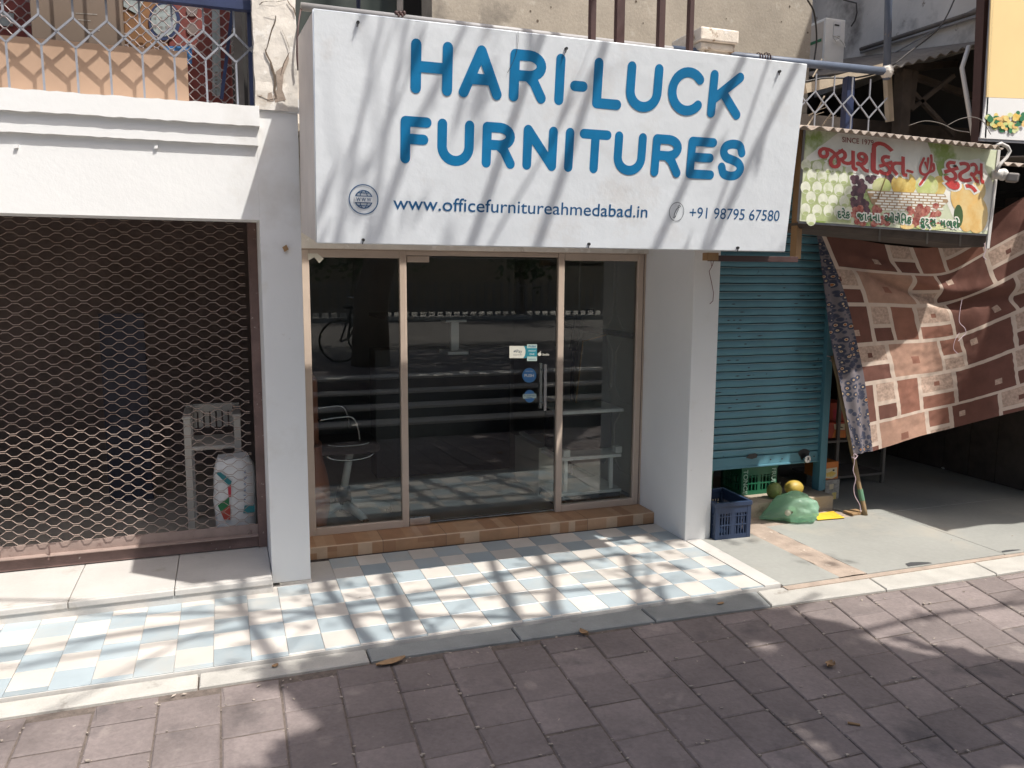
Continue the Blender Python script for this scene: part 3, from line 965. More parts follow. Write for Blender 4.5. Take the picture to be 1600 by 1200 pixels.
c = at(77, 862, 'y', GY - .02)
br.tube([c + Vector((0, 0, .04)), c + Vector((.004, -.01, .0)), c + Vector((-.006, -.012, -.05))], .006, 6)
br.build('hasp', M['gate_rail'], parent=gate)

# --- glass shopfront
FY = 5.80
XL, XR = .52, 3.172
ZB, ZT = .088, 2.130
XM1, XM2 = 1.225, 2.437
fw = .05
def frame(name, parts, parent):
    mb = MB()
    for p in parts: mb.box(*p)
    return mb.build(name, M['brown_frame'], parent=parent, bevel=.004)
outer = frame('shop_frame', [(.466, XL - .003, FY - .03, FY + .04, ZB, ZT + .04), (XR + .003, 3.1845, FY - .03, FY + .04, ZB, ZT + .04), (XL - .003, XR + .003, FY - .03, FY + .04, ZT, ZT + .04)], B)
seal = MB()
seal.box(XR - .004, XR + .0028, FY - .012, FY + .03, ZB, ZT)
seal.build('seal', M['dark_gap'], parent=outer)
r_ = random.Random(2)
for (xa, xb) in ((XL, XM1 + fw / 2), (XM2 - .004, XR - .005)):
    wn = frame('shop_window', [(xa, xa + fw, FY - .025, FY + .03, ZB, ZT - .001), (xb - fw, xb, FY - .025, FY + .03, ZB, ZT - .001),
                               (xa + fw, xb - fw, FY - .025, FY + .03, ZB, ZB + .055), (xa + fw, xb - fw, FY - .025, FY + .03, ZT - .055, ZT - .001)], B)
    # groove lines of the profile
    gr = MB()
    for xx in (xb - fw + .018, xb - fw + .030):
        gr.box(xx, xx + .003, FY - .0268, FY - .024, ZB + .004, ZT - .004)
    gr.build('groove', M['dark_gap'] if False else M['brown_frame'], parent=wn)
    gp = MB()
    gp.box(xa + fw - .006, xb - fw + .006, FY, FY + .008, ZB + .05, ZT - .05)
    gp.build('pane', M['glass'], parent=wn)
tr_ = frame('door_header', [(XM1 + fw / 2, XM2 - .006, FY - .02, FY + .03, ZT - .034, ZT - .0012)], B)
# frameless glass door
door = MB()
DX0, DX1 = XM1 + fw / 2 + .006, XM2 - .012
door.box(DX0, DX1, FY - .002, FY + .010, ZB + .012, ZT - .042)
door = door.build('glass_door', M['glass'], parent=B)
dp = MB()
dp.box(DX0 + .001, DX0 + .155, FY - .012, FY + .020, ZB + .004, ZB + .062)
dp.build('patch_fitting', M['steel'], parent=door, bevel=.003)
dp = MB()
dp.box(DX0 + .001, DX0 + .165, FY - .012, FY + .020, ZT - .082, ZT - .038)
dp.build('patch_fitting', M['brown_frame'], parent=door, bevel=.003)
for yy, pt, pb_ in ((FY - .05, (852, 569), (851, 641)), (FY + .06, (846, 567), (843, 638))):
    a, b_ = at(*pt, 'y', yy), at(*pb_, 'y', yy)
    h = MB()
    x = (a.x + b_.x) / 2
    h.box(x - .011, x + .011, yy - .011, yy + .011, b_.z, a.z)
    for z in (b_.z + .05, a.z - .05):
        h.tube([(x, yy, z), (x, FY + .004, z)], .007, 8)
    h.build('door_handle', M['steel'], parent=door, bevel=.004)
# stickers on the door
SY = FY - .0032
def onG(x, y, h=0): return at(x, y, 'y', SY - h)
def rect(mb, x0, y0, x1, y1, mi, h=0, skew=0):
    mb.poly([onG(x0, y1, h), onG(x1, y1 + skew, h), onG(x1, y0 + skew, h), onG(x0, y0, h)], mi)
def disc(mb, fn, cx, cy, rx, ry, mi, n=28):
    mb.poly([fn(cx + rx * math.cos(6.2832 * k / n), cy - ry * math.sin(6.2832 * k / n)) for k in range(n)], mi)
def gtext(mb, body, x0, x1, yb, h, mi, bold=0., lift=.0012, fnY=None):
    place(mb, text_faces(body, bold), lambda u, v: onG(u, v, lift), x0, x1, yb, -h, mi)
s1 = MB()
rect(s1, 796, 540.5, 821, 559.5, 0)
disc(s1, lambda x, y: onG(x, y, .0004), 821.5, 550, 0.01, 9.6, 1)
s1.poly([onG(x, y, .0005) for x, y in ((821, 559.4), (823.3, 559.2), (823.3, 540.7), (818.5, 540.6), (820, 543), (821, 547), (821.2, 551), (820, 556), (817.5, 559.4))], 1)
gtext(s1, 'Pay', 807, 816, 551, 7, 2)
gtext(s1, 'accepted here', 802, 816, 555, 2.6, 2)
s1.poly([onG(x, y, .0012) for x, y in ((802.3, 549), (805.6, 546.6), (806, 549.6), (803, 550))], 2)
s1.build('pay_sticker', [M['sticker_cream'], M['sticker_teal'], M['grey_print']], parent=door)
s1 = MB()
rect(s1, 823.5, 538, 839, 564, 0)
rect(s1, 823.6, 544, 839, 557, 1, .0006)
gtext(s1, 'PUSH', 826, 837, 542.6, 4.2, 2, .01)
gtext(s1, 'ENGLISH', 826, 837, 549.2, 3, 3)
gtext(s1, 'ONE', 827.5, 835, 554.6, 3.4, 3)
gtext(s1, 'welcome', 825.5, 837.5, 562, 3.4, 2)
s1.build('teal_sticker', [M['sticker_pale'], M['sticker_teal'], M['navy_print'], M['white_print']], parent=door)
s1 = MB()
disc(s1, onG, 843, 553.5, 3, 2.6, 0, 14)
s1.poly([onG(x, y, .0004) for x, y in ((841.5, 552), (844, 552), (845.6, 549.2), (844.8, 548.8), (842.5, 551))], 0)
gtext(s1, 'Smile', 847.5, 858, 555.5, 5, 0, .02)
s1.build('thumb_sticker', [M['sticker_cream']], parent=door)
s1 = MB()
disc(s1, onG, 827, 586.5, 11, 11.5, 0)
gtext(s1, 'PUSH', 819.5, 834, 589, 6.4, 1, .012)
gtext(s1, 'please door', 821, 833, 580.6, 2.4, 1)
s1.build('push_sticker', [M['sticker_blue'], M['white_print']], parent=door)
s1 = MB()
disc(s1, onG, 827.5, 619, 8.5, 9.8, 0)
s1.poly([onG(x, y, .0006) for x, y in ((817, 623), (838, 622), (838, 615), (817, 616))], 1)
gtext(s1, 'ACCEPTED', 818, 836.5, 619.3, 3.6, 2, .012)
gtext(s1, 'HERE', 823, 832, 622.3, 2.8, 2, .012)
s1.build('accepted_sticker', [M['sticker_blue'], M['sticker_pale'], M['navy_print']], parent=door)
# peeling tape in the top corner of the left window
tp_ = MB()
tp_.poly([onG(x, y, .024) for x, y in ((481, 396), (496, 396), (506, 404), (499, 411), (491, 402), (482, 407))])
tp_.build('peeling_tape', M['cupboard'], parent=B)

# --- rooms behind
rm_ = MB()
rm_.box(.47, 3.2, 5.9, 9.2, .02, .088)
rm_.build('room_floor', M['room_floor'], parent=B)
rm_ = MB()
rm_.box(.40, 3.3, 9.2, 9.3, 0, 3)
rm_.box(.36, .46, 5.84, 9.3, 0, 3)
rm_.box(3.3, 3.4, 5.84, 9.3, 0, 3)
rm_.box(.36, 3.4, 5.9, 9.3, 2.62, 2.72)
rm_.build('inner_wall', M['shop_wall'], parent=B)
rm_ = MB()
rm_.box(-4, .3, 5.75, 8.6, .02, .09)
rm_.build('room_floor', M['room_floor'], parent=B)
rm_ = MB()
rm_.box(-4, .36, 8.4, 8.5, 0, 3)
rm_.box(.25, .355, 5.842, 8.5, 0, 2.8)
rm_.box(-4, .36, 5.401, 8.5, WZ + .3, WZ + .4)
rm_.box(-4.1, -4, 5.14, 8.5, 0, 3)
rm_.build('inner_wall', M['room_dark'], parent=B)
ud = MB()
ud.box(-4, 5.6, 5.5, 9.3, f1 - .06, f1 - .012)
ud.build('upper_floor', M['concrete'], parent=B)

# --- upper storey: bare concrete wall and dark opening
CY = 6.6
cA, cB = at(675, 60, 'y', CY).x, at(1266, 80, 'y', CY).x
cw = MB()
cw.box(cA, cB, CY, CY + .35, f1 - .05, 6.5)
cwo = cw.build('concrete_wall', M['concrete'], parent=B, bevel=.004)
hl = MB()
for p in ((829, 17), (840, 32), (861, 11), (884, 63), (994, 2), (1005, 36), (1135, 29), (1221, 34), (1262, 51), (1234, 10)):
    c = at(*p, 'y', CY - .003)
    r0 = RND.uniform(.006, .012)
    hl.poly([c + Vector((r0 * math.cos(k) * RND.uniform(.7, 1.3), 0, r0 * math.sin(k) * RND.uniform(.7, 1.3))) for k in (0, -1, -2, -3, -4, -5)])
hl.build('wall_hole', M['crack'], parent=cwo)
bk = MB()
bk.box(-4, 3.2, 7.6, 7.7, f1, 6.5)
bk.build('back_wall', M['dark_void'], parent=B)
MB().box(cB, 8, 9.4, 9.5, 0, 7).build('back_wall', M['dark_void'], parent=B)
tpn = MB()
rows = []
for j in range(6):
    rows.append([(.35 + .09 * i, 7.0 + .04 * math.sin(i * 1.3 + j * .7), f1 + .2 + j * .4) for i in range(14)])
tpn.sheet(rows)
tpn.build('tarpaulin', M['tarp'], parent=B, smooth=True)
# masonry post of the parapet, flaking white
mp_ = MB()
a, b_ = at(1095, 60, 'y', 5.1), at(1155, 60, 'y', 5.1)
PX0, PX1 = a.x, b_.x
zt, zm, zb = at(1110, 42, 'y', 5.1).z, at(1110, 64, 'y', 5.1).z, 2.6
mp_.box(PX0, PX1, 5.1, 5.5, zm, zt)
mp_.box(PX0 + .035, PX1 - .035, 5.14, 5.46, zb, zm - .001)
mp_.box(PX0 + .015, PX1 - .012, 5.12, 5.48, zm - .05, zm - .0005)
mp_.build('parapet_post', M['weathered'], parent=B, bevel=.012)

# ================================================================== FURNITURE SHOP SIGN
TS = math.radians(6.2)
SO, SU, SV, SN = Vector((.463, 4.27, 2.117)), Vector((1, 0, 0)), Vector((0, -math.sin(TS), math.cos(TS))), Vector((0, -math.cos(TS), -math.sin(TS)))
SW, SH = 2.872, 1.100
def sgp(u, v, h=0.0): return SO + SU * (u - .463) + SV * v + SN * h
sign = thing('signboard', tuple(SO), 'large white furniture shop signboard with big blue lettering above the glass door', 'sign')
mb = MB()
nx, ny = 60, 22
rows = []
for j in range(ny + 1):
    row = []
    for i in range(nx + 1):
        u, v = i / nx, j / ny
        d = .006 * noise.noise(Vector((u * 5, v * 2.2, 3))) * math.sin(math.pi * u) ** .5 * math.sin(math.pi * v) ** .5
        row.append(sgp(.463 + SW * u, SH * v, -.0006 + max(-.0014, min(d, .0004))))
    rows.append(row)
mb.sheet(rows)
mb.build('face', M['sign_face'], parent=sign, smooth=True)
dp_ = -.84
mb = MB()
mb.add([sgp(.463, 0, -.006), sgp(.463, SH, -.006), sgp(.463, SH, dp_), sgp(.463, 0, dp_), sgp(.47, 0, -.006), sgp(.47, SH, -.006), sgp(.47, SH, dp_), sgp(.47, 0, dp_)],
       [(0, 3, 2, 1), (4, 5, 6, 7), (0, 1, 5, 4), (1, 2, 6, 5), (2, 3, 7, 6), (3, 0, 4, 7)])
mb.build('side_panel', M['sign_side'], parent=sign)
mb = MB()
a = .463 + SW
mb.add([sgp(a - .004, 0, -.006), sgp(a - .004, SH, -.006), sgp(a - .004, SH, -.5), sgp(a - .004, 0, -.5)], [(0, 1, 2, 3)])
mb.add([sgp(.47, SH - .004, -.006), sgp(a - .005, SH - .004, -.006), sgp(a - .005, SH - .004, dp_), sgp(.47, SH - .004, dp_)], [(0, 1, 2, 3)])
mb.add([sgp(.47, .004, -.012), sgp(a - .005, .004, -.012), sgp(a - .005, .004, dp_), sgp(.47, .004, dp_)], [(0, 1, 2, 3)])
mb.build('back_panel', M['sign_side'], parent=sign)
# folded edge and frame
mb = MB()
for (u0, v0, u1, v1) in ((.463, .002, a, .002), (.463, SH - .002, a, SH - .002), (.465, 0, .465, SH), (a - .002, 0, a - .002, SH)):
    mb.tube([sgp(u0, v0, -.009), sgp(u1, v1, -.009)], .0075, 6)
mb.build('hem', M['sign_face'], parent=sign, smooth=True)
WS = .054
row1 = [('H', .937, 1.155), ('A', 1.19, 1.425), ('R', 1.465, 1.675), ('I', 1.723, 1.778), ('-', 1.812, 1.916), ('L', 1.948, 2.126), ('U', 2.149, 2.373), ('C', 2.413, 2.645), ('K', 2.679, 2.906)]
row2 = [('F', .888, 1.05), ('U', 1.082, 1.28), ('R', 1.326, 1.514), ('N', 1.557, 1.755), ('I', 1.801, 1.854), ('T', 1.885, 2.079), ('U', 2.101, 2.302), ('R', 2.342, 2.539), ('E', 2.575, 2.766), ('S', 2.784, 2.974)]
mb = MB()
for rowL, v0, v1, wd in ((row1, .757, 1.018, WS), (row2, .411, .645, WS * .95)):
    for ch, a, b_ in rowL:
        hh = wd / 2
        for si, stq in enumerate(GLY[ch]):
            lift = .0003 + .00012 * si
            uu = [(a + hh + (b_ - a - wd) * p[0], v0 + hh + (v1 - v0 - wd) * p[1]) for p in stq]
            stroke(mb, uu, wd, lambda u, v: sgp(u, v, lift))
mb.build('headline_lettering', M['blue_print'], parent=sign)
mb = MB()
def stext(body, x0, x1, vb, h, bold=0.): place(mb, text_faces(body, bold), lambda u, v: sgp(u, v, .0003), x0, x1, vb, h)
stext('www.officefurnitureahmedabad.in', .853, 2.343, .178, .098, .004)
mb.build('website_lettering', M['navy_print'], parent=sign)
mb = MB()
stext('+91 98795 67580', 2.624, 3.263, .184, .092, .002)
mb.build('phone_lettering', M['navy_print'], parent=sign)
def ring(mb, cx, cy, rx, ry, wd, lift, n=44, a0=0, a1=360):
    pts = arc(cx, cy, rx, ry, a0, a1, n)
    L_, R_ = [], []
    for k, p in enumerate(pts):
        an = math.radians(a0 + (a1 - a0) * k / n)
        L_.append(sgp(p[0] - math.cos(an) * wd / 2, p[1] - math.sin(an) * wd / 2, lift))
        R_.append(sgp(p[0] + math.cos(an) * wd / 2, p[1] + math.sin(an) * wd / 2, lift))
    mb.sheet([L_, R_])
mb = MB()
gx, gy = .700, .222
ring(mb, gx, gy, .0735, .0735, .005, .0022)
ring(mb, gx, gy, .044, .044, .005, .0022)
ring(mb, gx, gy, .020, .044, .004, .0027)
for dy, hw in ((.016, .041), (-.016, .041), (.032, .030), (-.032, .030)):
    stroke(mb, [(gx - hw, gy + dy), (gx + hw, gy + dy)], .004, lambda u, v: sgp(u, v, .0031), n=3)
mb.build('globe_icon', M['navy_print'], parent=sign)
mb = MB()
mb.poly([sgp(gx - .046, gy - .0145, .0036), sgp(gx + .046, gy - .0145, .0036), sgp(gx + .046, gy + .0145, .0036), sgp(gx - .046, gy + .0145, .0036)])
mb.build('globe_band', M['sign_face'], parent=sign)
mb = MB()
place(mb, text_faces('W W W', .01), lambda u, v: sgp(u, v, .0042), gx - .038, gx + .038, gy - .010, .027)
mb.build('globe_lettering', M['navy_print'], parent=sign)
mb = MB()
ring(mb, 2.534, .217, .048, .054, .0035, .0022)
stroke(mb, [(2.520, .190), (2.520, .205), (2.532, .232), (2.545, .246)], .005, lambda u, v: sgp(u, v, .0024), n=3)
stroke(mb, [(2.512, .186), (2.524, .182), (2.527, .193)], .004, lambda u, v: sgp(u, v, .0028), n=3)
stroke(mb, [(2.540, .238), (2.557, .249), (2.550, .257), (2.538, .248)], .004, lambda u, v: sgp(u, v, .0029), n=3)
stroke(mb, [(2.529, .186), (2.533, .205), (2.545, .232)], .003, lambda u, v: sgp(u, v, .0026), n=3)
mb.build('phone_icon', M['grey_print'], parent=sign)
for (u, v) in ((.672, 1.062), (1.775, 1.045), (3.14, 1.045), (.697, .018), (1.98, .02), (2.98, .016)):
    mb = MB()
    mb.tube([sgp(u, v, -.002), sgp(u, v, .014)], .008, 8)
    mb.tube([sgp(u, v, .012), sgp(u - .006, v - .022, .016)], .003, 5)
    mb.build('fixing_screw', M['black_metal'], parent=sign)
mb = MB()
mb.tube([sgp(1.50 + .02 * math.sin(k * .4) - .006 * k, SH + .005 - .026 * k, .004) for k in range(9)], .0012, 4)
mb.build('loose_thread', M['cable'], parent=sign)
mb = MB()
c0, c1 = at(1108, 402, 'y', 4.42), at(1244, 403, 'y', 4.42)
mb.box(c0.x, c1.x, 4.40, 4.44, c0.z - .024, c0.z + .012)
mb.build('lower_frame_bar', M['brown_iron'], parent=sign, bevel=.002)
mb = MB()
mb.box(c0.x - .03, c0.x + .05, 4.39, 4.45, c0.z - .02, c0.z + .028)
mb.build('frame_bracket', M['wood_post'], parent=sign, bevel=.002)
for px_, wd in ((924, .034), (966.5, .052), (1031, .040), (1077, .030)):
    c = at(px_, 40, 'y', 4.5)
    b0 = sgp(c.x, SH, -.02).z
    mb = MB()
    mb.box(c.x - wd / 2, c.x + wd / 2, 4.47, 4.51, b0 - .3, 5.4)
    mb.build('support_bar', M['brown_iron'], parent=sign, bevel=.002)
# small wire under the sign
mb = MB()
P = [at(x, y, 'y', 5.055) for x, y in ((1116, 404), (1113, 415), (1108, 424), (1112, 442), (1115, 458), (1114, 470), (1109, 475))]
mb.tube(catmull_3 if False else P, .0022, 5)
mb.tube([at(1110, 404, 'y', 5.055), at(1112, 416, 'y', 5.055)], .002, 5)
tag(mb.build('loose_wire', M['wire_red'], loc=tuple(P[0])), 'thin dark red wire dangling from the sign bracket before the right white pillar', 'wire')

# ================================================================== BALCONY WITH GOODS
RY = 5.23
def railing(x0, x1, name, parent, pts_per, ztop, zup, zlow, zbot, wd, m, phase=0.):
    """bars that open into crossing diamonds"""
    n = int((x1 - x0) / pts_per) + 2
    for k in range(n):
        x = x0 + (k + phase) * pts_per
        mb = MB()
        r_ = wd / 2
        zm = (zup + zlow) / 2
        if x < x1: mb.beam((x, RY, ztop), (x, RY, zup), wd, wd)
        hh = pts_per / 2
        for s_ in (-1, 1):
            if x + s_ * hh <= x1 + .02 and x < x1 + .1:
                q = (x + s_ * hh, RY + .003 * s_, zm)
                mb.beam((x, RY + .003 * s_, zup), q, wd, wd)
                mb.beam(q, (x + .004, RY + .003 * s_, zlow), wd, wd)
        if x < x1: mb.beam((x + .004, RY, zlow), (x + .006, RY, zbot), wd, wd)
        if mb.v: mb.build(name, m, parent=parent)
zU, zL = at(167, 33, 'y', RY).z, at(171, 80, 'y', RY).z
xb = [at(x, y, 'y', RY).x for x, y in ((60, 24), (114, 27), (167, 33), (218, 38), (268, 45), (318, 50), (366, 52))]
per = (xb[-1] - xb[0]) / 6
rl = thing('balcony_railing', (-.5, RY, f1), 'grey diamond lattice balcony railing on the white ledge above the mesh gate', 'railing')
railing(xb[0] - 4 * per, xb[-1] + .08, 'lattice_bar', rl, per, 3.9, zU, zL, f1 - .012, .0108, M['grey_rail'])
mb = MB()
c0, c1 = at(270, 2, 'y', RY - .02), at(396, 14, 'y', RY - .02)
mb.box(-4, UX0 - .004, RY - .045, RY + .005, c0.z - .012, c0.z + .045)
mb.build('top_rail', M['navy_metal'], parent=rl, bevel=.003)
mb = MB()
c0 = at(394, 100, 'y', RY + .02)
mb.box(c0.x - .02, UX0 - .003, RY + .0, RY + .05, f1 - .012, 4.2)
mb.build('end_post', M['navy_metal'], parent=rl, bevel=.002)

# plywood board and cartons stored behind it
c0, c1 = at(2, 60, 'y', 5.295), at(292, 81, 'y', 5.295)
mb = MB()
mb.box(-2.6, c1.x, 5.295, 5.31, f1 - .012, c1.z)
tag(mb.build('plywood_board', M['ply'], loc=(-.8, 5.34, f1)), 'long plywood board standing behind the balcony lattice, sunlit with bar shadows', 'board')
c0, c1 = at(49, 40, 'y', 5.38), at(191, 40, 'y', 5.38)
t_ = thing('cardboard_carton', ((c0.x + c1.x) / 2, 5.7, f1), 'big brown cardboard carton upright behind the balcony plywood', 'carton')
mb = MB()
mb.box(c0.x, c1.x, 5.375, 5.475, f1 - .012, 4.1)
mb.build('carton_body', M['carton_brown'], parent=t_, bevel=.004)
mb = MB()
for x, y, w_ in ((118, 20, 34), (122, 30, 20), (130, 45, 26)):
    mb.poly([at(x, y, 'y', 5.373), at(x + w_, y + 2, 'y', 5.373), at(x + w_, y + 3.0, 'y', 5.373), at(x, y + 1.0, 'y', 5.373)])
mb.build('carton_print', M['carton_grey'], parent=t_)
c2 = at(-60, 40, 'y', 5.66)
t_ = thing('printed_sack', (c0.x - .3, 5.7, f1), 'red and blue printed sack at the far left of the balcony, beside the brown carton', 'sack')
mb = MB()
mb.box(c2.x - .6, c0.x - .01, 5.62, 5.9, f1 - .012, 4.0)
mb.build('sack_body', M['red_sack'], parent=t_, bevel=.02)
mb = MB()
mb.poly([at(0, 18, 'y', 5.612), at(22, 21, 'y', 5.612), at(20, 41, 'y', 5.612), at(-8, 40, 'y', 5.612)])
mb.build('sack_label', M['pale_label'], parent=t_)
c0, c1 = at(193, 40, 'y', 5.62), at(362, 100, 'y', 5.62)
t_ = thing('printed_sack', ((c0.x + c1.x) / 2, 5.7, f1), 'orange and red printed sacks behind wire mesh at the right of the balcony', 'sack')
xa, xm_, xc = c0.x, at(262, 60, 'y', 5.62).x, c1.x
mb = MB()
mb.box(xa, xm_, 5.61, 5.9, f1 - .012, 4.0, 0)
mb.box(xm_ + .002, xc, 5.612, 5.9, f1 - .012, 4.0, 1)
mb.build('sack_body', [M['orange_sack'], M['red_sack']], parent=t_, bevel=.01)
mb = MB()
fn = lambda x, y: at(x, y, 'y', 5.604)
disc(mb, fn, 257, 33, 25, 30, 0)
disc(mb, lambda x, y: at(x, y, 'y', 5.602), 256, 32, 20, 25, 1)
mb.poly([fn(193, -5), fn(228, -5), fn(214, 22), fn(193, 10)], 1)
mb.poly([fn(331, 10), fn(343, 10), fn(346, 150), fn(332, 150)], 1)
mb.poly([fn(255, 72), fn(300, 72), fn(300, 100), fn(255, 100)], 2)
for (x, y) in ((300, 16), (300, 45)):
    disc(mb, fn, x, y, 9, 10, 3, 10)
mb.build('sack_print', [M['navy_metal'], M['pale_label'], M['sticker_blue'], M['room_dark']], parent=t_)
mb = MB()
for yy in (18, 30, 44):
    place(mb, text_faces('a e s o'), lambda u, v: at(u, v, 'y', 5.600), 240, 272, yy, -7, 0)
place(mb, text_faces('phld'), lambda u, v: at(338 + (v - 120) * .0 + (u - 338) * .0 + (v - 120) * .9, 150 - (u - 338), 'y', 5.600), 338, 376, 118, 6, 0)
tag(mb.build('sack_lettering', M['room_dark'], parent=t_), kind='stuff')
# honeycomb wire before the sacks
wire = thing('wire_mesh', (-.4, 5.5, f1), 'honeycomb wire mesh stretched behind the balcony lattice', 'wire mesh')
WYm = 5.50
for k in range(0, 22):
    z = f1 + .004 + .032 * k
    mb = MB()
    P = []
    x = -2.4
    ph = .5 if k % 2 else 0
    for q in range(32):
        for fx, hz in ((0, -1), (.2, -1), (.5, 1), (.7, 1)):
            P.append((x + (q + fx + ph) * .083, WYm, z + .0135 * hz))
    P = [p for p in P if p[0] < UX0 - .09]
    mb.tube(P, .0034, 4)
    mb.build('mesh_strand', M['mesh_wire'], parent=wire)
t_ = thing('roofing_strip', (UX0, 5.5, f1), 'grey metal strips standing on end beside the cracked upper pillar', 'metal strip')
for xa, xb_ in ((366, 380), (386, 391)):
    mb = MB()
    c0, c1 = at(xa, 100, 'y', 5.42), at(xb_, 100, 'y', 5.42)
    mb.box(c0.x, c1.x, 5.42, 5.45, f1 - .012, 4.2)
    mb.build('strip', M['tin_dark'], parent=t_)
mb = MB()
mb.beam(at(346, 155, 'y', 5.44), at(364, 10, 'y', 5.44), .02, .02)
tag(mb.build('blue_rod', M['navy_metal'], loc=tuple(at(346, 155, 'y', 5.44))), 'slim dark blue rod leaning against the balcony wire mesh', 'rod')

# ================================================================== PIPE RAIL OF THE UPPER STOREY
PY = 5.2
pr_ = thing('pipe_railing', (2.5, PY, 3.4), 'blue grey pipe handrail running above the shop sign to the corner post', 'railing')
p0, p1, p2_ = at(470, 10, 'y', PY), at(1050, 78, 'y', PY), at(1386, 112, 'y', PY)
mb = MB()
mb.tube([p0, p1], .024, 12)
mb.build('handrail', M['pipe_grey'], parent=pr_, smooth=True)
mb = MB()
mb.tube([p1 + Vector((.004, 0, 0)), p2_], .030, 12)
mb.build('handrail', M['pipe_blue'], parent=pr_, smooth=True)
mb = MB()
mb.tube([at(625, 26, 'y', PY), at(625, -160, 'y', PY)], .020, 10)
mb.build('upright', M['pipe_grey'], parent=pr_, smooth=True)
mb = MB()
mb.tube([at(560, 16, 'y', PY + .3), at(560, -160, 'y', PY + .3)], .014, 10)
mb.build('upright', M['navy_metal'], parent=pr_, smooth=True)
mb = MB()
for k in range(5):
    c = at(619 + 3 * k, 21 + (k % 2) * 4, 'y', PY - .01)
    mb.ell(c, (.014, .02, .016), 7, 5)
for k in range(5):
    c = at(1184 + 4 * k, 90 + (k % 3) * 1.5, 'y', PY)
    mb.tube([c + Vector((0, .034 * math.cos(q), .034 * math.sin(q))) for q in [6.28 * z / 9 for z in range(10)]], .004, 4)
tag(mb.build('wire_tie', M['brown_iron'], parent=pr_), kind='stuff')
mb = MB()
mb.tube([p2_ + Vector((.0, 0, -.06)), at(1392, -150, 'y', PY)], .028, 12)
mb.build('corner_post', M['pipe_blue'], parent=pr_, smooth=True)
mb = MB()
mb.ell(p2_, (.05, .045, .06), 12, 8, fn=lambda p: 1 + .15 * noise.noise(p * 40))
mb.build('mortar_lump', M['white_dirty'], parent=pr_)
# lattice of the same railing on the right
zU2, zL2 = at(1303, 145, 'y', PY).z, at(1300, 180, 'y', PY).z
RY = PY
xs = [at(x, 160, 'y', PY).x for x in (1302, 1328, 1358)]
rl2 = thing('lattice_railing', (xs[0], PY, 3), 'grey diamond lattice railing under the blue pipe, right of the shop sign', 'railing')
pr2 = (xs[2] - xs[0]) / 2
railing(xs[0] - 2 * pr2, xs[2] + .12, 'lattice_bar', rl2, pr2, p1.z - .05, zU2, zL2, 2.9, .0088, M['grey_rail'])
mb = MB()
a, b_ = at(1328, 120, 'y', PY + .05), at(1326, 200, 'y', PY + .05)
mb.box(a.x - .035, a.x + .035, PY + .03, PY + .09, 2.85, a.z)
mb.build('blue_post', M['navy_metal'], parent=rl2, bevel=.003)
mb = MB()
mb.beam(at(1256, 139, 'y', 5.6), at(1382, 106, 'y', 5.6), .06, .075)
tag(mb.build('timber_beam', M['wood_pale'], loc=tuple(at(1256, 139, 'y', 5.6))), 'pale weathered timber beam sloping behind the right lattice railing', 'beam')

# ================================================================== NEIGHBOUR BUILDING (right)
G = thing('neighbour_building', (6.4, 7, 0), 'sooty grey plastered neighbour building behind the fruit stall, with pipes on its wall', 'building')
wx = 6.55
mb = MB()
A_, B_ = at(1398, 104, 'x', wx), at(1548, 58, 'x', wx)
mb.add([(x_, p_.y if i_ else p_.y, z_) for x_ in (wx, wx + .2) for (p_, i_, z_) in ((Vector((wx, 9.4, A_.z - (9.4 - A_.y) * .1)), 0, A_.z - .15), (A_, 0, A_.z), (B_, 0, B_.z), (Vector((wx, 4.4, B_.z)), 0, B_.z + .15), (Vector((wx, 4.4, 8)), 0, 8), (Vector((wx, 9.4, 8)), 0, 8))],
       [(0, 1, 2, 3, 4, 5), (11, 10, 9, 8, 7, 6)] + [(i_, (i_ + 1) % 6, 6 + (i_ + 1) % 6, 6 + i_) for i_ in range(6)])
mb.build('side_wall', M['grey_wall'], parent=G)
mb = MB()
mb.box(5.2, wx, 8.3, 8.5, 3.0, 8)
mb.build('rear_wall', M['grey_wall'], parent=G)
for a, b_, rr_ in (((1345, 77), (1545, 12), .022), ((1345, 82), (1545, 20), .014), ((1388, 88), (1470, 42), .007), ((1470, 42), (1545, 2), .007)):
    mb = MB()
    mb.tube([at(*a, 'x', wx - .04), at(*b_, 'x', wx - .04)], rr_, 8)
    mb.build('wall_pipe', M['tin_dark'] if rr_ > .02 else M['pipe_grey'], parent=G, smooth=True)
mb = MB()
mb.tube([at(x, y, 'x', wx - .05) for x, y in ((1318, 0), (1338, 5), (1339, 20), (1336, 32), (1330, 41))], .008, 5)
mb.build('wall_cable', M['cable'], parent=G)
# ground floor and dark loft room
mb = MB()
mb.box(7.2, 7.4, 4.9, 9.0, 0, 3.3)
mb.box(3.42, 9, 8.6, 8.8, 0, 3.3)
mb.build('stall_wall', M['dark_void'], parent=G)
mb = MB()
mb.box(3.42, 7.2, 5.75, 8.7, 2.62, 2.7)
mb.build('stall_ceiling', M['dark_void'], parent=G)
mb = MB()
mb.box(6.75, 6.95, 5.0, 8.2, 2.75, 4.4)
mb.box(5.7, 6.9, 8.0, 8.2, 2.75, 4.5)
mb.build('loft_wall', M['dark_void'], parent=G)
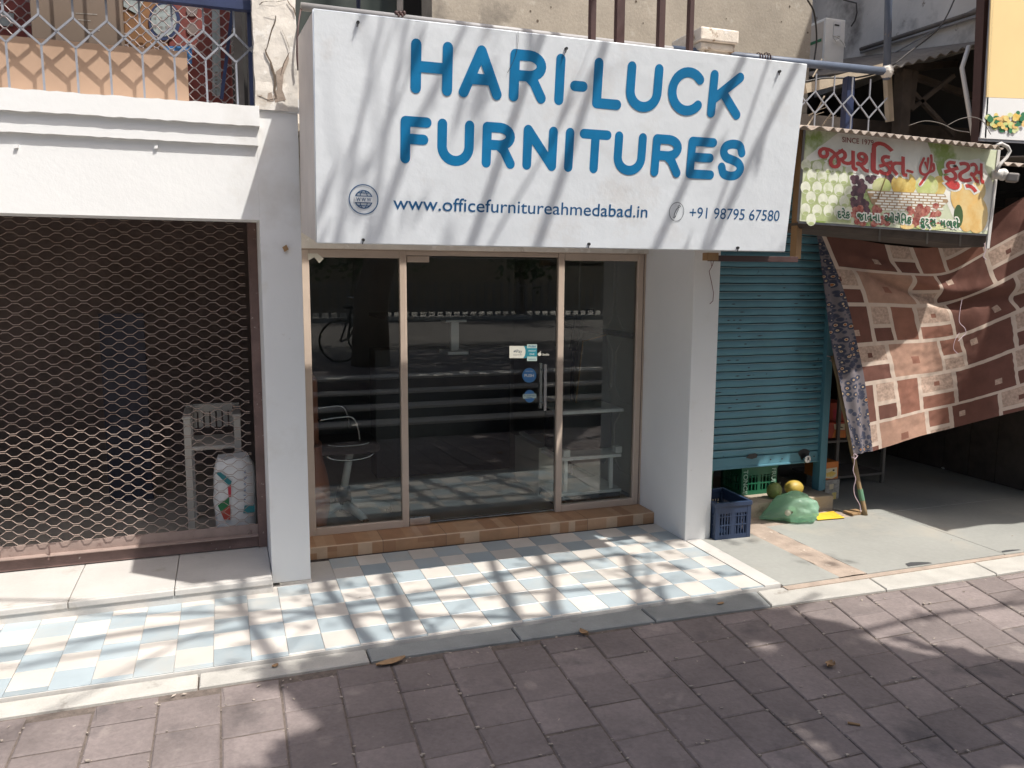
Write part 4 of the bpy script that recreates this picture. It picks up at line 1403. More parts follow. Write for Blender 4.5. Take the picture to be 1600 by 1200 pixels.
# loft roof of dark corrugated sheet
e0, e1 = at(1396, 106, 'y', 5.6), at(1545, 66, 'y', 5.6)
rows = [[], []]
n = 66
for i in range(n + 1):
    p = e0.lerp(e1, i / n * 1.25)
    zz_ = .014 * math.sin(i * 6.2832 / 6)
    rows[0].append(p + Vector((0, 0, zz_)))
    rows[1].append(p + Vector((.1, 2.2, .35 + zz_)))
mb = MB()
mb.sheet(rows)
mb.build('loft_roof', M['tin_dark'], parent=G, solid=.008)
for a, b_, wd in (((1412, 110), (1406, 220), .10), ((1427, 112), (1420, 172), .06), ((1422, 172), (1490, 118), .035), ((1424, 142), (1490, 212), .035), ((1386, 112), (1390, 190), .05), ((1404, 112), (1408, 125), .04)):
    mb = MB()
    mb.beam(at(*a, 'y', 5.75), at(*b_, 'y', 5.75), wd, wd)
    mb.build('loft_timber', M['wood_pale'] if wd == .05 else M['wood_dark'], parent=G)
mb = MB()
mb.beam(at(1395, 108, 'y', 5.7), at(1545, 96, 'y', 6.6), .06, .06)
mb.beam(at(1430, 120, 'y', 5.9), at(1540, 158, 'y', 5.9), .05, .05)
mb.build('loft_rafter', M['wood_dark'], parent=G)
mb = MB()
mb.box(4.5, 6.8, 5.95, 6.0, 2.8, 3.35)
mb.build('loft_boarding', M['wood_dark'], parent=G)

# air conditioner on the wall
q0, q1, q2 = at(1290, 60, 'y', 6.9), at(1322, 30, 'y', 6.9), at(1322, 97, 'y', 6.9)
ac = thing('air_conditioner', (q0.x, 6.9, q2.z), 'white air conditioner outdoor unit fixed on the grey neighbour wall', 'air conditioner')
zb_, zt_ = at(1300, 98, 'y', 6.9).z, at(1300, 28, 'y', 6.9).z
x0_ = at(1289, 60, 'y', 6.9).x
mb = MB()
mb.box(x0_, q1.x, 6.9, 7.55, zb_, zt_)
mb.build('unit_body', M['ac_white'], parent=ac, bevel=.012)
mb = MB()
mb.box(x0_ - .004, x0_ - .0005, 6.93, 7.52, zb_ + .03, zt_ - .03)
mb.build('fan_side', M['ac_side'], parent=ac)
mb = MB()
c = at(1308, 45, 'y', 6.893)
mb.box(c.x - .045, c.x + .045, 6.888, 6.899, c.z - .07, c.z + .07)
mb.build('valve_cover', M['white_flex'], parent=ac, bevel=.004)
mb = MB()
c = at(1307, 40, 'y', 6.884)
mb.box(c.x - .02, c.x + .035, 6.884, 6.887, c.z, c.z + .012)
mb.build('cover_slot', M['black'], parent=ac)
mb = MB()
mb.tube([at(x, y, 'y', 6.87) for x, y in ((1302, 58), (1306, 64), (1314, 62), (1320, 70))], .006, 5)
mb.tube([at(x, y, 'y', 6.87) for x, y in ((1304, 56), (1312, 60), (1321, 74))], .006, 5)
mb.build('refrigerant_pipe', M['ac_white'], parent=ac)
mb = MB()
c = at(1277, 65, 'x', x0_ - .006)
mb.box(x0_ - .008, x0_ - .005, c.y - .06, c.y + .12, c.z - .012, c.z + .016)
mb.build('rating_label', M['green_print'], parent=ac)

# thin bent white pole, billboard
mb = MB()
mb.tube([at(1514, 72, 'y', 4.9), at(1503, 106, 'y', 4.9), at(1512, 160, 'y', 4.85), at(1523, 226, 'y', 4.8)], .017, 8)
tag(mb.build('bent_pole', M['cctv'], loc=tuple(at(1523, 226, 'y', 4.8)), smooth=True), 'thin pale bent pole standing on the fruit stall roof by the amber billboard', 'pole')
BY = 4.7
bb = thing('billboard', tuple(at(1575, 215, 'y', BY)), 'amber and white billboard with a fruit picture at the top right corner', 'billboard')
bp = lambda x, y, h=0: at(x, y, 'y', BY - h)
mb = MB()
mb.poly([bp(1541, 152), bp(1760, 160), bp(1760, -260), bp(1560, -260)])
mb.build('amber_panel', M['billboard'], parent=bb, solid=.01)
mb = MB()
mb.poly([bp(1531, 216), bp(1760, 228), bp(1760, 160.4), bp(1541, 152.4)])
mb.build('white_panel', M['white_flex'], parent=bb, solid=.01)
mb = MB()
mb.beam(bp(1537, 216, -.01), bp(1561, -200, -.01), .016, .03)
mb.beam(bp(1530, 217, -.01), bp(1760, 230, -.01), .016, .03)
mb.build('steel_edge', M['grey_rail'], parent=bb)
mb = MB()
mb.beam(bp(1528, 222, -.08), bp(1546, -200, -.08), .07, .07)
mb.build('back_post', M['brown_iron'], parent=bb)
mb = MB()
r_ = random.Random(21)
for k in range(60):
    x = r_.uniform(1543, 1600)
    y = 192 + r_.uniform(-14, 14) * (1 - abs(x - 1575) / 60) + (x - 1575) * .1
    if x > 1590: y -= 8
    disc(mb, lambda a, b_: bp(a, b_, .006 + .0002 * k), x, y, r_.uniform(2.5, 5.5), r_.uniform(2.5, 5.5), r_.choice([0, 0, 1, 1, 2, 3]), 9)
mb.build('fruit_print', [M['p_mango'], M['green_print'], M['p_apple'], M['p_papaya']], parent=bb)

# ================================================================== FRUIT STALL SIGN
FSY = 4.35
fs = thing('fruit_stall_sign', tuple(at(1250, 345, 'y', FSY)), 'printed fruit stall banner with red and green lettering over pictured fruit', 'sign')
fq = lambda cx, cy, h=0: at(1240 + .225 * cx, 180 + .225 * cy, 'y', FSY - (h if h <= 0 or h > .03 else .0032 + (h - .0032) * .16))
mb = MB()
mb.poly([fq(40, 735), fq(1348, 826), fq(1418, 245), fq(88, 88)])
mb.build('panel', M['banner_green'], parent=fs, solid=.006)
mb = MB()
H = .005
# pale middle of the print
mb.poly([fq(325, 110, H), fq(930, 190, H), fq(1010, 420, H), fq(900, 560, H), fq(300, 480, H), fq(80, 330, H), fq(90, 290, H)], 8)
mb.poly([fq(1110, 330, H), fq(1290, 300, H), fq(1390, 480, H), fq(1352, 800, H), fq(1150, 800, H), fq(1040, 560, H)], 8)
H += .0003
r_ = random.Random(5)
# custard apple: rows of swollen scales
mb.poly([fq(62, 480, H), fq(120, 320, H), fq(250, 290, H), fq(370, 360, H), fq(405, 520, H), fq(400, 750, H), fq(55, 725, H)], 1)
for j in range(6):
    for i in range(5):
        cx = 95 + i * 76 + (38 if j % 2 else 0) - 10
        cy = 345 + j * 76 + i * 8
        if cx > 400 or cy > 725: continue
        cx += r_.uniform(-5, 5); cy += r_.uniform(-5, 5)
        disc(mb, lambda a, b_: fq(a, b_, H + .0003 + .00012 * (j * 5 + i)), cx, cy, 35, 43, 0, 12)
        disc(mb, lambda a, b_: fq(a, b_, H + .0004 + .00012 * (j * 5 + i)), cx + 2, cy + 27, 21, 13, 1, 9)
H2 = .0075
for k in range(46):   # dark grapes
    cx, cy = r_.uniform(412, 560), 425 + r_.uniform(0, 240)
    if cx > 520 and cy > 480: cx -= 90
    disc(mb, lambda a, b_: fq(a, b_, H2 + .00003 * k), cx, cy, 22, 22, 2, 9)
for (cx, cy, rx, ry, mi) in ((690, 430, 55, 60, 2), (612, 495, 66, 62, 5), (765, 480, 88, 88, 4), (1010, 490, 50, 70, 4), (925, 490, 80, 78, 5)):
    disc(mb, lambda a, b_: fq(a, b_, H2 + .002 + mi * .0001), cx, cy, rx, ry, mi, 20)
mb.poly([fq(505, 520, .011), fq(1050, 548, .011), fq(1075, 600, .011), fq(1000, 670, .011), fq(600, 660, .011), fq(540, 610, .011)], 7)
for q_ in range(7):
    xa_, xb_ = 515 + q_ * 13, 1058 - q_ * 7
    for w_ in range(18):
        if (w_ + q_) % 2: continue
        u0, u1 = xa_ + (xb_ - xa_) * w_ / 18, xa_ + (xb_ - xa_) * (w_ + 1.7) / 18
        yy_ = 527 + q_ * 19
        mb.poly([fq(u0, yy_ + (u0 - 505) * .045 + 12, .0113), fq(u1, yy_ + (u1 - 505) * .045 + 12, .0113), fq(u1, yy_ + (u1 - 505) * .045, .0113), fq(u0, yy_ + (u0 - 505) * .045, .0113)], 8)
mb.beam(fq(580, 585, .0125), fq(640, 420, .0125), .02, .0006, 7)
for k in range(70):   # cherries
    if k % 2: cx, cy = r_.uniform(415, 660), r_.uniform(640, 760)
    else: cx, cy = r_.uniform(800, 1010), r_.uniform(630, 770)
    disc(mb, lambda a, b_: fq(a, b_, .0122 + .00003 * k), cx, cy, 24, 22, 3, 8)
for (cx, cy, rx, ry, mi) in ((1160, 560, 70, 110, 6), (1250, 520, 85, 95, 6), (1270, 690, 80, 130, 6), (1200, 700, 60, 110, 6), (790, 770, 50, 22, 6), (960, 775, 110, 22, 5)):
    disc(mb, lambda a, b_: fq(a, b_, .0124 + .0001 * mi + cx * 1e-6), cx, cy, rx, ry, mi, 20)
disc(mb, lambda a, b_: fq(a, b_, .0145), 1145, 700, 32, 80, 9, 14)
mb.build('fruit_print', [M['p_custard'], M['p_custard_gap'], M['p_grape'], M['p_cherry'], M['p_mango'], M['p_apple'], M['p_papaya'], M['p_basket'], M['p_halo'], M['p_leafdark']], parent=fs)

WK = [0]
def gline(mb, words, size, fn, mi, bold):
    for (items, x, y) in words:
        for q_, it in enumerate(items):
            v, f = guj_faces([it], bold)
            wk = .00012 * ((WK[0] * 3) % 7)
            WK[0] += 1
            d_ = Vector((0, -wk, 0))
            mb.add([fn(x + p.x * size, y - p.y * size, x) + d_ for p in v], f, mi)
# headline: the letters follow the slope of the board
slope = (430 - 330) / (1320 - 180)
def hfn(lift): return lambda x, y, x0: fq(x, y + (x - 180) * slope, lift)
S1 = 285
hw = [([('જ', 0, 0, 1, 1)], 165, 355), ([('ય', 0, 0, 1, 1)], 312, 362), ([('શ', 0, 0, 1, 1)], 428, 366),
      ([('િ', -.07, 0, 1.25, 1.12)], 540, 372), ([('ક', 0, 0, .9, 1)], 588, 372), ([('ત', 0, 0, .95, 1)], 668, 372),
      ([('ફ', 0, 0, .95, 1), ('ુ', .38, -.02, .9, .9)], 1040, 372), ([('ટ', 0, 0, 1, 1), ('્', .36, -.03, 1, 1)], 1135, 372), ([('સ', 0, 0, .62, 1)], 1225, 372)]
mb = MB()
gline(mb, hw, S1, hfn(.0165), 0, .062)
gline(mb, hw, S1, hfn(.0275), 1, .014)
for lift, wd, mi in ((.0165, 34, 0), (.0275, 18, 1)):
    k_ = lambda u, v: fq(u, v, lift)
    for st_ in (catmull([(905, 300), (880, 360), (885, 400), (920, 412), (950, 380), (958, 320), (955, 280)], 5), [(930, 405), (905, 445), (880, 480)], [(915, 330), (930, 370), (935, 300)], catmull([(945, 395), (975, 380), (972, 340)], 4), [(790, 385), (825, 395)]):
        lift += .00006
        stroke(mb, st_, wd, lambda u, v: fq(u, v, lift), mi)
mb.build('headline_lettering', [M['p_halo'], M['p_red']], parent=fs)
mb = MB()
place(mb, text_faces('SINCE 1979', .008), lambda u, v: fq(u, v + (u - 340) * .11, .02), 338, 556, 186, -52)
mb.build('since_lettering', M['p_maroon'], parent=fs)
S2 = 100
def seq(word, x, y):
    """letters set one after another; marks do not advance"""
    items, cx = [], 0.
    ADV = {'જ': .67, 'ય': .52, 'શ': .58, 'ક': .40, 'ત': .50, 'િ': .12, 'ફ': .40, 'ટ': .38, 'સ': .58, 'ર': .36, 'દ': .39, 'ા': .24, 'ન': .45, 'ઓ': .92, 'ગ': .53, 'મ': .52, 'ળ': .59, 'ુ': .02, 'ે': 0, '્': .06}
    for ch in word:
        items.append((ch, cx, 0, 1, 1))
        cx += ADV[ch]
    return (items, x, y)
lw = [seq('દરેક', 303, 712), seq('જાતના', 440, 728), seq('ઓગેિનક', 632, 742), seq('ફુટ્સ', 880, 762), seq('મળશે', 1020, 776)]
mb = MB()
gline(mb, lw, S2, lambda x, y, x0: fq(x0 + (x - x0) * .77, y + (x - x0) * .05, .0185), 0, .115)
gline(mb, lw, S2, lambda x, y, x0: fq(x0 + (x - x0) * .77, y + (x - x0) * .05, .0288), 1, .02)
tag(mb.build('lower_lettering', [M['p_halo'], M['p_green']], parent=fs), kind='stuff')
# frame, box under the banner
mb = MB()
for a, b_ in (((88, 86), (1420, 243)), ((38, 740), (1350, 830))):
    mb.beam(fq(*a, -.012), fq(*b_, -.012), .018, .018)
mb.beam(fq(84, 86, -.012), fq(36, 738, -.012), .018, .02)
mb.build('frame', M['grey_rail'], parent=fs)
mb = MB()
mb.beam(fq(1424, 240, .004), fq(1346, 925, .004), .026, .012)
mb.build('edge_strip', M['cctv'], parent=fs)
mb = MB()
A_, B_ = fq(62, 742, -.02), fq(1352, 830, -.02)
C_, D_ = fq(1320, 915, -.06), fq(62, 785, -.06)
back = Vector((0, .34, 0))
mb.add([A_, B_, C_, D_, A_ + back, B_ + back, C_ + back, D_ + back], [(0, 1, 2, 3), (4, 7, 6, 5), (0, 4, 5, 1), (3, 2, 6, 7), (0, 3, 7, 4), (1, 5, 6, 2)])
mb.build('lamp_box', M['wood_dark'], parent=fs)
mb = MB()
for xx in (600, 930, 1160):
    mb.beam(fq(xx, 790 + (xx - 600) * .07, -.0185), fq(xx - 4, 870 + (xx - 600) * .07, -.05), .012, .004)
mb.build('box_rib', M['tin_dark'], parent=fs)
# tin roof over the banner, corrugated
r0, r1 = fq(70, 72, .10), fq(1440, 222, .10)
r0 = r0 + (r0 - r1).normalized() * .0
r1 = r0.lerp(r1, 1.015)
rows = [[], [], []]
n = 168
for i in range(n + 1):
    p = r0.lerp(r1, i / n)
    zz_ = .0125 * math.sin(i * 6.2832 / 7)
    d = .01 * noise.noise(Vector((i * .13, 2, 0)))
    e_ = max(0, 1 - i / 20)
    rows[0].append(p + Vector((-.10 * e_, d + .05 * e_, zz_ - .004)))
    rows[1].append(p + Vector((-.14 * e_, .6, .12 + zz_)))
    rows[2].append(p + Vector((-.55 * e_, 1.45, .28 + zz_)))
rf = thing('tin_roof', tuple(r0), 'rusty corrugated tin roof projecting over the fruit stall banner', 'roof')
mb = MB()
mb.sheet(rows)
mb.build('roof_sheet', M['tin'], parent=rf, solid=.004)
ra = [r1 + Vector((-.22, .40, -.03)), r1 + Vector((.62, .40, -.035))]
rows = [[], []]
for i in range(64):
    p = ra[0].lerp(ra[1], i / 63 * 1.2)
    zz_ = .0125 * math.sin(i * 6.2832 / 7)
    rows[0].append(p + Vector((0, 0, zz_)))
    rows[1].append(p + Vector((0, 1.0, .2 + zz_)))
mb = MB()
mb.sheet(rows)
mb.build('roof_sheet', M['tin'], parent=rf, solid=.004)
# stall awning beyond the frame, it shades the right side
aw = thing('awning', (6.6, 3.7, 2.7), 'tin awning of the next stall along the pavement', 'awning')
rows = [[], []]
for i in range(90):
    x = 6.22 + i * .035
    zz_ = .012 * math.sin(i * 6.2832 / 7)
    rows[0].append((x, 3.5 + .04 * math.sin(i * .17) + .01 * math.sin(i * .6), 2.78 + zz_))
    rows[1].append((x, 5.7, 3.02 + zz_))
mb = MB()
mb.sheet(rows)
mb.build('roof_sheet', M['tin'], parent=aw, solid=.004)
mb = MB()
for x in (7.6, 9.2):
    mb.tube([(x, 4.0, 2.8), (x, 4.0, 0)], .03, 8)
mb.build('awning_post', M['pipe_blue'], parent=aw)
# wooden post at the left end of the banner
a, b_ = at(1257, 198, 'y', 4.30), at(1240, 404, 'y', 4.30)
wp = MB()
a2, b2 = at(1253, 198, 'y', 4.44), at(1244, 404.5, 'y', 4.44)
wp.box(b2.x - .005, b2.x + .037, 4.44, 4.50, b2.z, a2.z)
tag(wp.build('wooden_post', M['wood_post'], loc=(b2.x, 4.3, b2.z), bevel=.002), 'short varnished wooden post hanging between the white sign and the fruit banner', 'post')
# white elbow conduit and security camera
mb = MB()
P = [at(x, y, 'y', 4.28) for x, y in ((1556, 228), (1564, 224), (1574, 229), (1578, 236), (1573, 246), (1563, 256), (1556, 268))]
mb.tube(P, .012, 7)
tag(mb.build('conduit', M['cctv'], loc=tuple(P[0]), smooth=True), 'pale bent conduit at the right end of the tin roof above the security camera', 'conduit')
cv = thing('security_camera', tuple(at(1560, 270, 'y', 4.3)), 'white security camera on the right edge of the fruit banner', 'camera')
mb = MB()
c = at(1563, 273, 'y', 4.3)
mb.tube([c + Vector((-.05, .02, 0)), c + Vector((.0, -.01, .005))], .034, 12)
mb.ell(c + Vector((.012, -.01, .0)), (.036, .036, .042), 12, 8)
mb.build('mount', M['cctv'], parent=cv, smooth=True)
mb = MB()
d = Vector((.75, -.62, -.12)).normalized()
c2 = at(1572, 277, 'y', 4.27)
mb.beam(c2, c2 + d * .075, .062, .062)
mb.build('housing', M['cam_grey'], parent=cv, bevel=.012)
mb = MB()
mb.beam(c2 + d * .0755, c2 + d * .079, .048, .048)
mb.build('lens', M['black'], parent=cv, bevel=.004)

# ================================================================== ROLLER SHUTTER OF THE FRUIT STALL
SHY = 5.62
sh = thing('roller_shutter', (4.1, SHY, .12), 'teal green roller shutter pulled down almost to the cement plinth', 'shutter')
SZ = at(1200, 725, 'y', SHY).z
sx0, sx1 = 3.41, at(1283, 600, 'y', SHY).x
pitch = .0655
base = None
zz = SZ + .085
prof = [(-.000, .002), (-.010, .008), (-.0155, .020), (-.0165, .034), (-.013, .048), (-.006, .057), (-.0085, .0605), (.0, .0632)]
k = 0
while zz < 2.72:
    if base is None:
        mb = MB()
        rows = []
        nn = 24
        for (dy, dz) in prof:
            rows.append([(sx0 + (sx1 - sx0) * i / nn, SHY + dy, dz + .0012 * math.sin(i * 1.1)) for i in range(nn + 1)])
        mb.sheet(rows)
        fi = len(mb.f)
        for q in range(fi - nn * 2, fi - nn): mb.m[q] = 1
        base = mb.build('slat', [M['shutter'], M['shutter_edge']], parent=sh, smooth=False)
        o = base
    else:
        o = base.copy()
        COL.objects.link(o)
    o.location = (0, rr.uniform(-.001, .001), zz - .12 + .12 - 0)
    o.location.z = zz
    zz += pitch
    k += 1
BASE_FIX = [o for o in sh.children]
for o in BASE_FIX: o.location.z -= 0
mb = MB()
mb.box(sx0, sx1, SHY - .018, SHY + .01, SZ, SZ + .084)
mb.box(sx0, sx1, SHY - .026, SHY + .01, SZ - .012, SZ + .004)
mb.build('bottom_rail', M['shutter'], parent=sh, bevel=.003)
mb = MB()
c = at(1175, 713, 'y', SHY - .0195)
mb.poly([c + Vector((x, 0, z)) for x, z in ((-.06, -.01), (-.03, .02), (.03, .024), (.055, .012), (.05, -.014), (0, -.024))])
c = at(1256, 710, 'y', SHY - .0195)
mb.poly([c + Vector((.055 * math.cos(q) * (1 + .3 * math.sin(3 * q)), 0, .05 * math.sin(q))) for q in [6.28 * z / 14 for z in range(14)]])
for x, y in ((1204, 718), (1222, 717), (1272, 713), (1280, 712)):
    c = at(x, y, 'y', SHY - .0275)
    mb.poly([c + Vector((.009 * math.cos(q), 0, .007 * math.sin(q))) for q in (0, 1, 2, 3, 4, 5)])
mb.build('worn_patch', M['black_metal'], parent=sh)
mb = MB()
r_ = random.Random(31)
for k in range(34):
    x, zz = r_.uniform(sx0 + .35, sx1 - .05), SZ + .085 + pitch * r_.randrange(5, 22) + .03
    w_ = r_.uniform(.012, .035)
    mb.poly([(x - w_, SHY - .0182, zz), (x, SHY - .0182, zz - .004), (x + w_, SHY - .0182, zz + .001), (x, SHY - .0182, zz + .005)])
tag(mb.build('paint_chip', M['black_metal'], parent=sh), kind='stuff')
mb = MB()
lk = at(1261, 717, 'y', SHY - .05)
mb.tube([lk + Vector((0, -.014, 0)), lk + Vector((0, .014, 0))], .034, 18)
mb.build('padlock', M['steel'], parent=sh, bevel=.004)
mb = MB()
mb.tube([lk + Vector((-.012, 0, .03)), lk + Vector((-.012, 0, .05)), lk + Vector((.012, 0, .05)), lk + Vector((.012, 0, .03))], .005, 6)
mb.poly([lk + Vector((x, -.0145, z)) for x, z in ((-.008, .016), (.006, .018), (.009, -.004), (-.006, -.012))])
mb.build('padlock_shackle', M['black'], parent=sh)
px0, px1 = at(1286, 600, 'y', SHY - .03).x, at(1299, 600, 'y', SHY - .03).x
mb = MB()
mb.box(px0, px0 + (px1 - px0) * .55, SHY - .05, SHY + .04, .112, 2.75)
mb.box(px0 + (px1 - px0) * .55, px1, SHY - .03, SHY + .04, .112, 2.75)
mb.build('guide_post', M['shutter'], parent=sh, bevel=.003)
mb = MB()
P = [at(x, y, 'y', SHY - .05) for x, y in ((1292, 556), (1303, 559), (1296, 563), (1304, 566))]
mb.tube(P, .004, 5)
mb.build('knotted_string', M['string'], parent=sh)

# cement plinth
pt = tag(MB().box(3.41, 4.86, 5.42, 6.3, -.02, .112).build('plinth', M['plinth'], loc=(4.1, 5.5, 0), bevel=.008), 'low cement plinth under the teal shutter of the fruit stall', 'plinth')


# ================================================================== CRATES
def crate(w_, d_, h_, m_, nslot, name, loc, rz, label, group, text=None, low=False):
    """open plastic crate, its walls a lattice of bars"""
    t_ = thing(name, (0, 0, 0), label, 'crate', group)
    x, y = w_ / 2, d_ / 2
    mb = MB()
    for sx_ in (-1, 1):
        for sy_ in (-1, 1): mb.box(*sorted((sx_ * x, sx_ * (x - .035))), *sorted((sy_ * y, sy_ * (y - .035))), 0, h_ - .03)
    mb.box(-x + .01, x - .01, -y + .01, y - .01, 0, .012)
    mb.build('frame', m_, parent=t_, bevel=.003)
    for ax, sgn in ((0, -1), (0, 1), (1, -1), (1, 1)):
        mb = MB()
        L_ = (w_ if ax == 0 else d_) - .07
        pos = sgn * ((y if ax == 0 else x) - .008)
        def bar(u0, u1, z0, z1, th=.006):
            if ax == 0: mb.box(u0, u1, pos - th, pos + th, z0, z1)
            else: mb.box(pos - th, pos + th, u0, u1, z0, z1)
        bar(-L_ / 2, L_ / 2, 0, .035)
        bar(-L_ / 2, L_ / 2, h_ - .085, h_ - .032)
        bar(-L_ / 2, L_ / 2, h_ * .36, h_ * .36 + .010)
        bar(-L_ / 2, L_ / 2, h_ * .60, h_ * .60 + .006)
        n_ = nslot if ax == 0 else int(nslot * d_ / w_)
        for k_ in range(n_ + 1):
            u = -L_ / 2 + L_ * k_ / n_
            wb = .016 if k_ == n_ // 2 else .005
            bar(u - wb, u + wb, .033, h_ - .083, .0045)
        mb.build('side_wall', m_, parent=t_)
    mb = MB()
    for a_, b_, c_, d2 in ((-x - .006, x + .006, -y - .006, -y + .018), (-x - .006, x + .006, y - .018, y + .006)): mb.box(a_, b_, c_, d2, h_ - .032, h_)
    for a_, b_ in ((-x - .006, -x + .018), (x - .018, x + .006)): mb.box(a_, b_, -y + .0185, y - .0185, h_ - .032, h_ if not low else h_ - .002)
    mb.build('rim', m_, parent=t_, bevel=.003)
    if text:
        mb = MB()
        for tx_, x0_, rot in text:
            v, f = text_faces(tx_, .01)
            s_ = .062
            mb.add([(x0_ + p.y * s_, -y - .0095, h_ - .03 - p.x * s_) for p in v], f)
        tag(mb.build('crate_lettering', M['crate_text'], parent=t_), kind='stuff')
    t_.location = loc
    t_.rotation_euler = (0, 0, rz)
    return t_

c0 = at(1121, 844, 'z', 0)
cn = crate(.305, .40, .285, M['crate_navy'], 10, 'plastic_crate', (3.415 + .155, 5.005 + .2, -.006), math.radians(-2.5), 'dark navy plastic crate on the ground against the right white pillar', 'plastic crates at the fruit stall')
# raised back corner of the navy crate
g1 = crate(.36, .30, .255, M['crate_green'], 8, 'plastic_crate', (at(1190, 750, 'y', 5.62).x, 5.80, .112), 0, 'green plastic crate with stencilled letters on the plinth, behind the two fruits', 'plastic crates at the fruit stall', [('TONGE', -.168, 0), ('FRUIT', .118, 0)])
g2 = crate(.36, .30, .255, M['crate_green'], 8, 'plastic_crate', (3.62, 5.80, .112), 0, 'green plastic crate half hidden behind the navy crate and the white pillar', 'plastic crates at the fruit stall', [('BUT', .118, 0)])
# fruits on the plinth
c = at(1210, 761, 'y', 5.50)
t_ = thing('melon', (c.x, 5.5, .112), 'green mottled melon on the plinth, nearer the green crate', 'melon', 'fruits on the plinth')
MB().ell((c.x, 5.5, .112 + .066), (.062, .06, .07), 18, 12, M=Matrix.Rotation(.5, 3, 'Y'), fn=lambda p: 1 + .05 * noise.noise(p * 18)).build('fruit_body', M['melon_green'], parent=t_, smooth=True)
MB().tube([(c.x + .036, 5.49, .235), (c.x + .045, 5.485, .25)], .007, 6).build('stalk', M['stalk'], parent=t_)
c = at(1241, 757, 'y', 5.54)
t_ = thing('melon', (c.x, 5.54, .112), 'yellow ripe melon on the plinth, right of the green one', 'melon', 'fruits on the plinth')
MB().ell((c.x, 5.54, .112 + .062), (.088, .066, .064), 18, 12, fn=lambda p: 1 + .04 * noise.noise(p * 15)).build('fruit_body', M['melon_yellow'], parent=t_, smooth=True)
MB().tube([(c.x + .084, 5.535, .176), (c.x + .098, 5.53, .182)], .007, 6).build('stalk', M['stalk'], parent=t_)

# thin green bag with a pale gourd in it
bag = thing('carrier_bag', (4.27, 5.27, -.006), 'thin translucent green carrier bag holding a pale round fruit, on the stone floor', 'bag')
mb = MB()
nu, nv = 40, 18
rows = []
for j in range(nv + 1):
    f = j / nv
    row = []
    for i in range(nu + 1):
        u = i / nu
        ang = 6.2831853 * u
        # lying bag: x from the flat left tail to the full right end
        xx = 4.07 + .385 * f
        prof_ = .012 + .118 * math.sin(min(1, f * 1.18) * math.pi * .62) ** 1.2
        if f > .86: prof_ *= max(.05, math.sqrt(max(0, 1 - ((f - .86) / .14) ** 2)))
        ry_, rz_ = prof_ * 1.02, prof_ * .98
        n_ = noise.noise(Vector((math.cos(ang) * 1.6, math.sin(ang) * 1.6, f * 4.5))) * .20 + .05 * math.sin(ang * 7 + f * 5) + .10 * noise.noise(Vector((math.cos(ang) * 5, math.sin(ang) * 5, f * 11)))
        y = 5.36 - .17 * f + (ry_ * 1.1) * math.cos(ang) * (1 + n_)
        z = max(.001, rz_ * (1 + math.sin(ang) * (1 + n_)) * .92) - .005
        row.append((xx + .02 * noise.noise(Vector((u * 9, f * 3, 2))), y, z))
    rows.append(row)
mb.sheet(rows)
mb.build('bag_film', M['bag'], parent=bag, smooth=True)
mb = MB()
cc = at(1246, 803, 'y', 5.14)
mb.ell((cc.x - .01, 5.215, .082), (.052, .04, .055), 16, 10, fn=lambda p: 1 + .05 * noise.noise(p * 20))
mb.build('pale_fruit', M['fruit_pale'], parent=bag, smooth=True)
mb = MB()
mb.ell((cc.x - .02, 5.176, .085), (.010, .006, .011), 8, 6)
mb.build('fruit_stalk', M['stalk'], parent=bag)
mb = MB()
mb.add([at(x, y, 'z', -.002) for x, y in ((1270, 803), (1302, 798.5), (1320, 809), (1278, 812.5))] + [at(x, y, 'z', .004) + Vector((0, 0, 0)) for x, y in ((1270, 803), (1302, 798.5), (1320, 809), (1278, 812.5))],
       [(4, 5, 6, 7), (0, 1, 5, 4), (1, 2, 6, 5), (2, 3, 7, 6), (3, 0, 4, 7)])
tag(mb.build('yellow_sheet', M['yellow_card'], loc=(4.65, 5.25, 0)), 'flat bright yellow card on the ground between the bag and the bamboo pole', 'card')
mb = MB()
mb.box(4.86, 5.0, 5.19, 5.30, -.006, .012)
tag(mb.build('wood_scrap', M['wood_post'], loc=(4.9, 5.25, 0), bevel=.003), 'small flat wooden scrap beside the foot of the bamboo pole', 'wood scrap')

# cartons right of the shutter post
def carton(px0_, px1_, py0_, py1_, y, d_, m_body, label, prints, mats):
    a_, b_ = at(px0_, py1_, 'y', y), at(px1_, py1_, 'y', y)
    z0 = a_.z
    z1 = at(px0_, py0_, 'y', y).z
    t_ = thing('fruit_carton', ((a_.x + b_.x) / 2, y, z0), label, 'carton', 'cartons in the fruit stall')
    MB().box(a_.x, b_.x, y, y + d_, z0, z1).build('carton_body', m_body, parent=t_, bevel=.004)
    mb = MB()
    for k_, (pts, mi) in enumerate(prints): mb.poly([at(x, yy, 'y', y - .001 - .0006 * k_) for x, yy in pts], mi)
    mb.build('carton_print', mats, parent=t_)
    return t_
pr_m = [M['carton_cream'], M['carton_orange'], M['black'], M['red_print'], M['p_mango']]
carton(1288, 1310, 751, 788, 5.66, .25, M['carton_grey'], 'grey floral printed fruit carton at the bottom of the stack by the post', [([(1296, 757), (1303, 756), (1302, 764), (1296, 765)], 0), ([(1300, 770), (1307, 769), (1306, 780), (1301, 780)], 4)], pr_m)
carton(1286, 1309, 723, 750, 5.66, .25, M['carton_orange'], 'orange fruit carton with mango picture, on top of the floral carton', [([(1288, 733), (1308, 730), (1308, 744), (1300, 748), (1288, 747)], 0), ([(1290, 740), (1300, 736), (1307, 739), (1300, 745), (1292, 745)], 4), ([(1301, 733.6), (1304, 733.2), (1304, 736), (1301, 736)], 2)], pr_m)
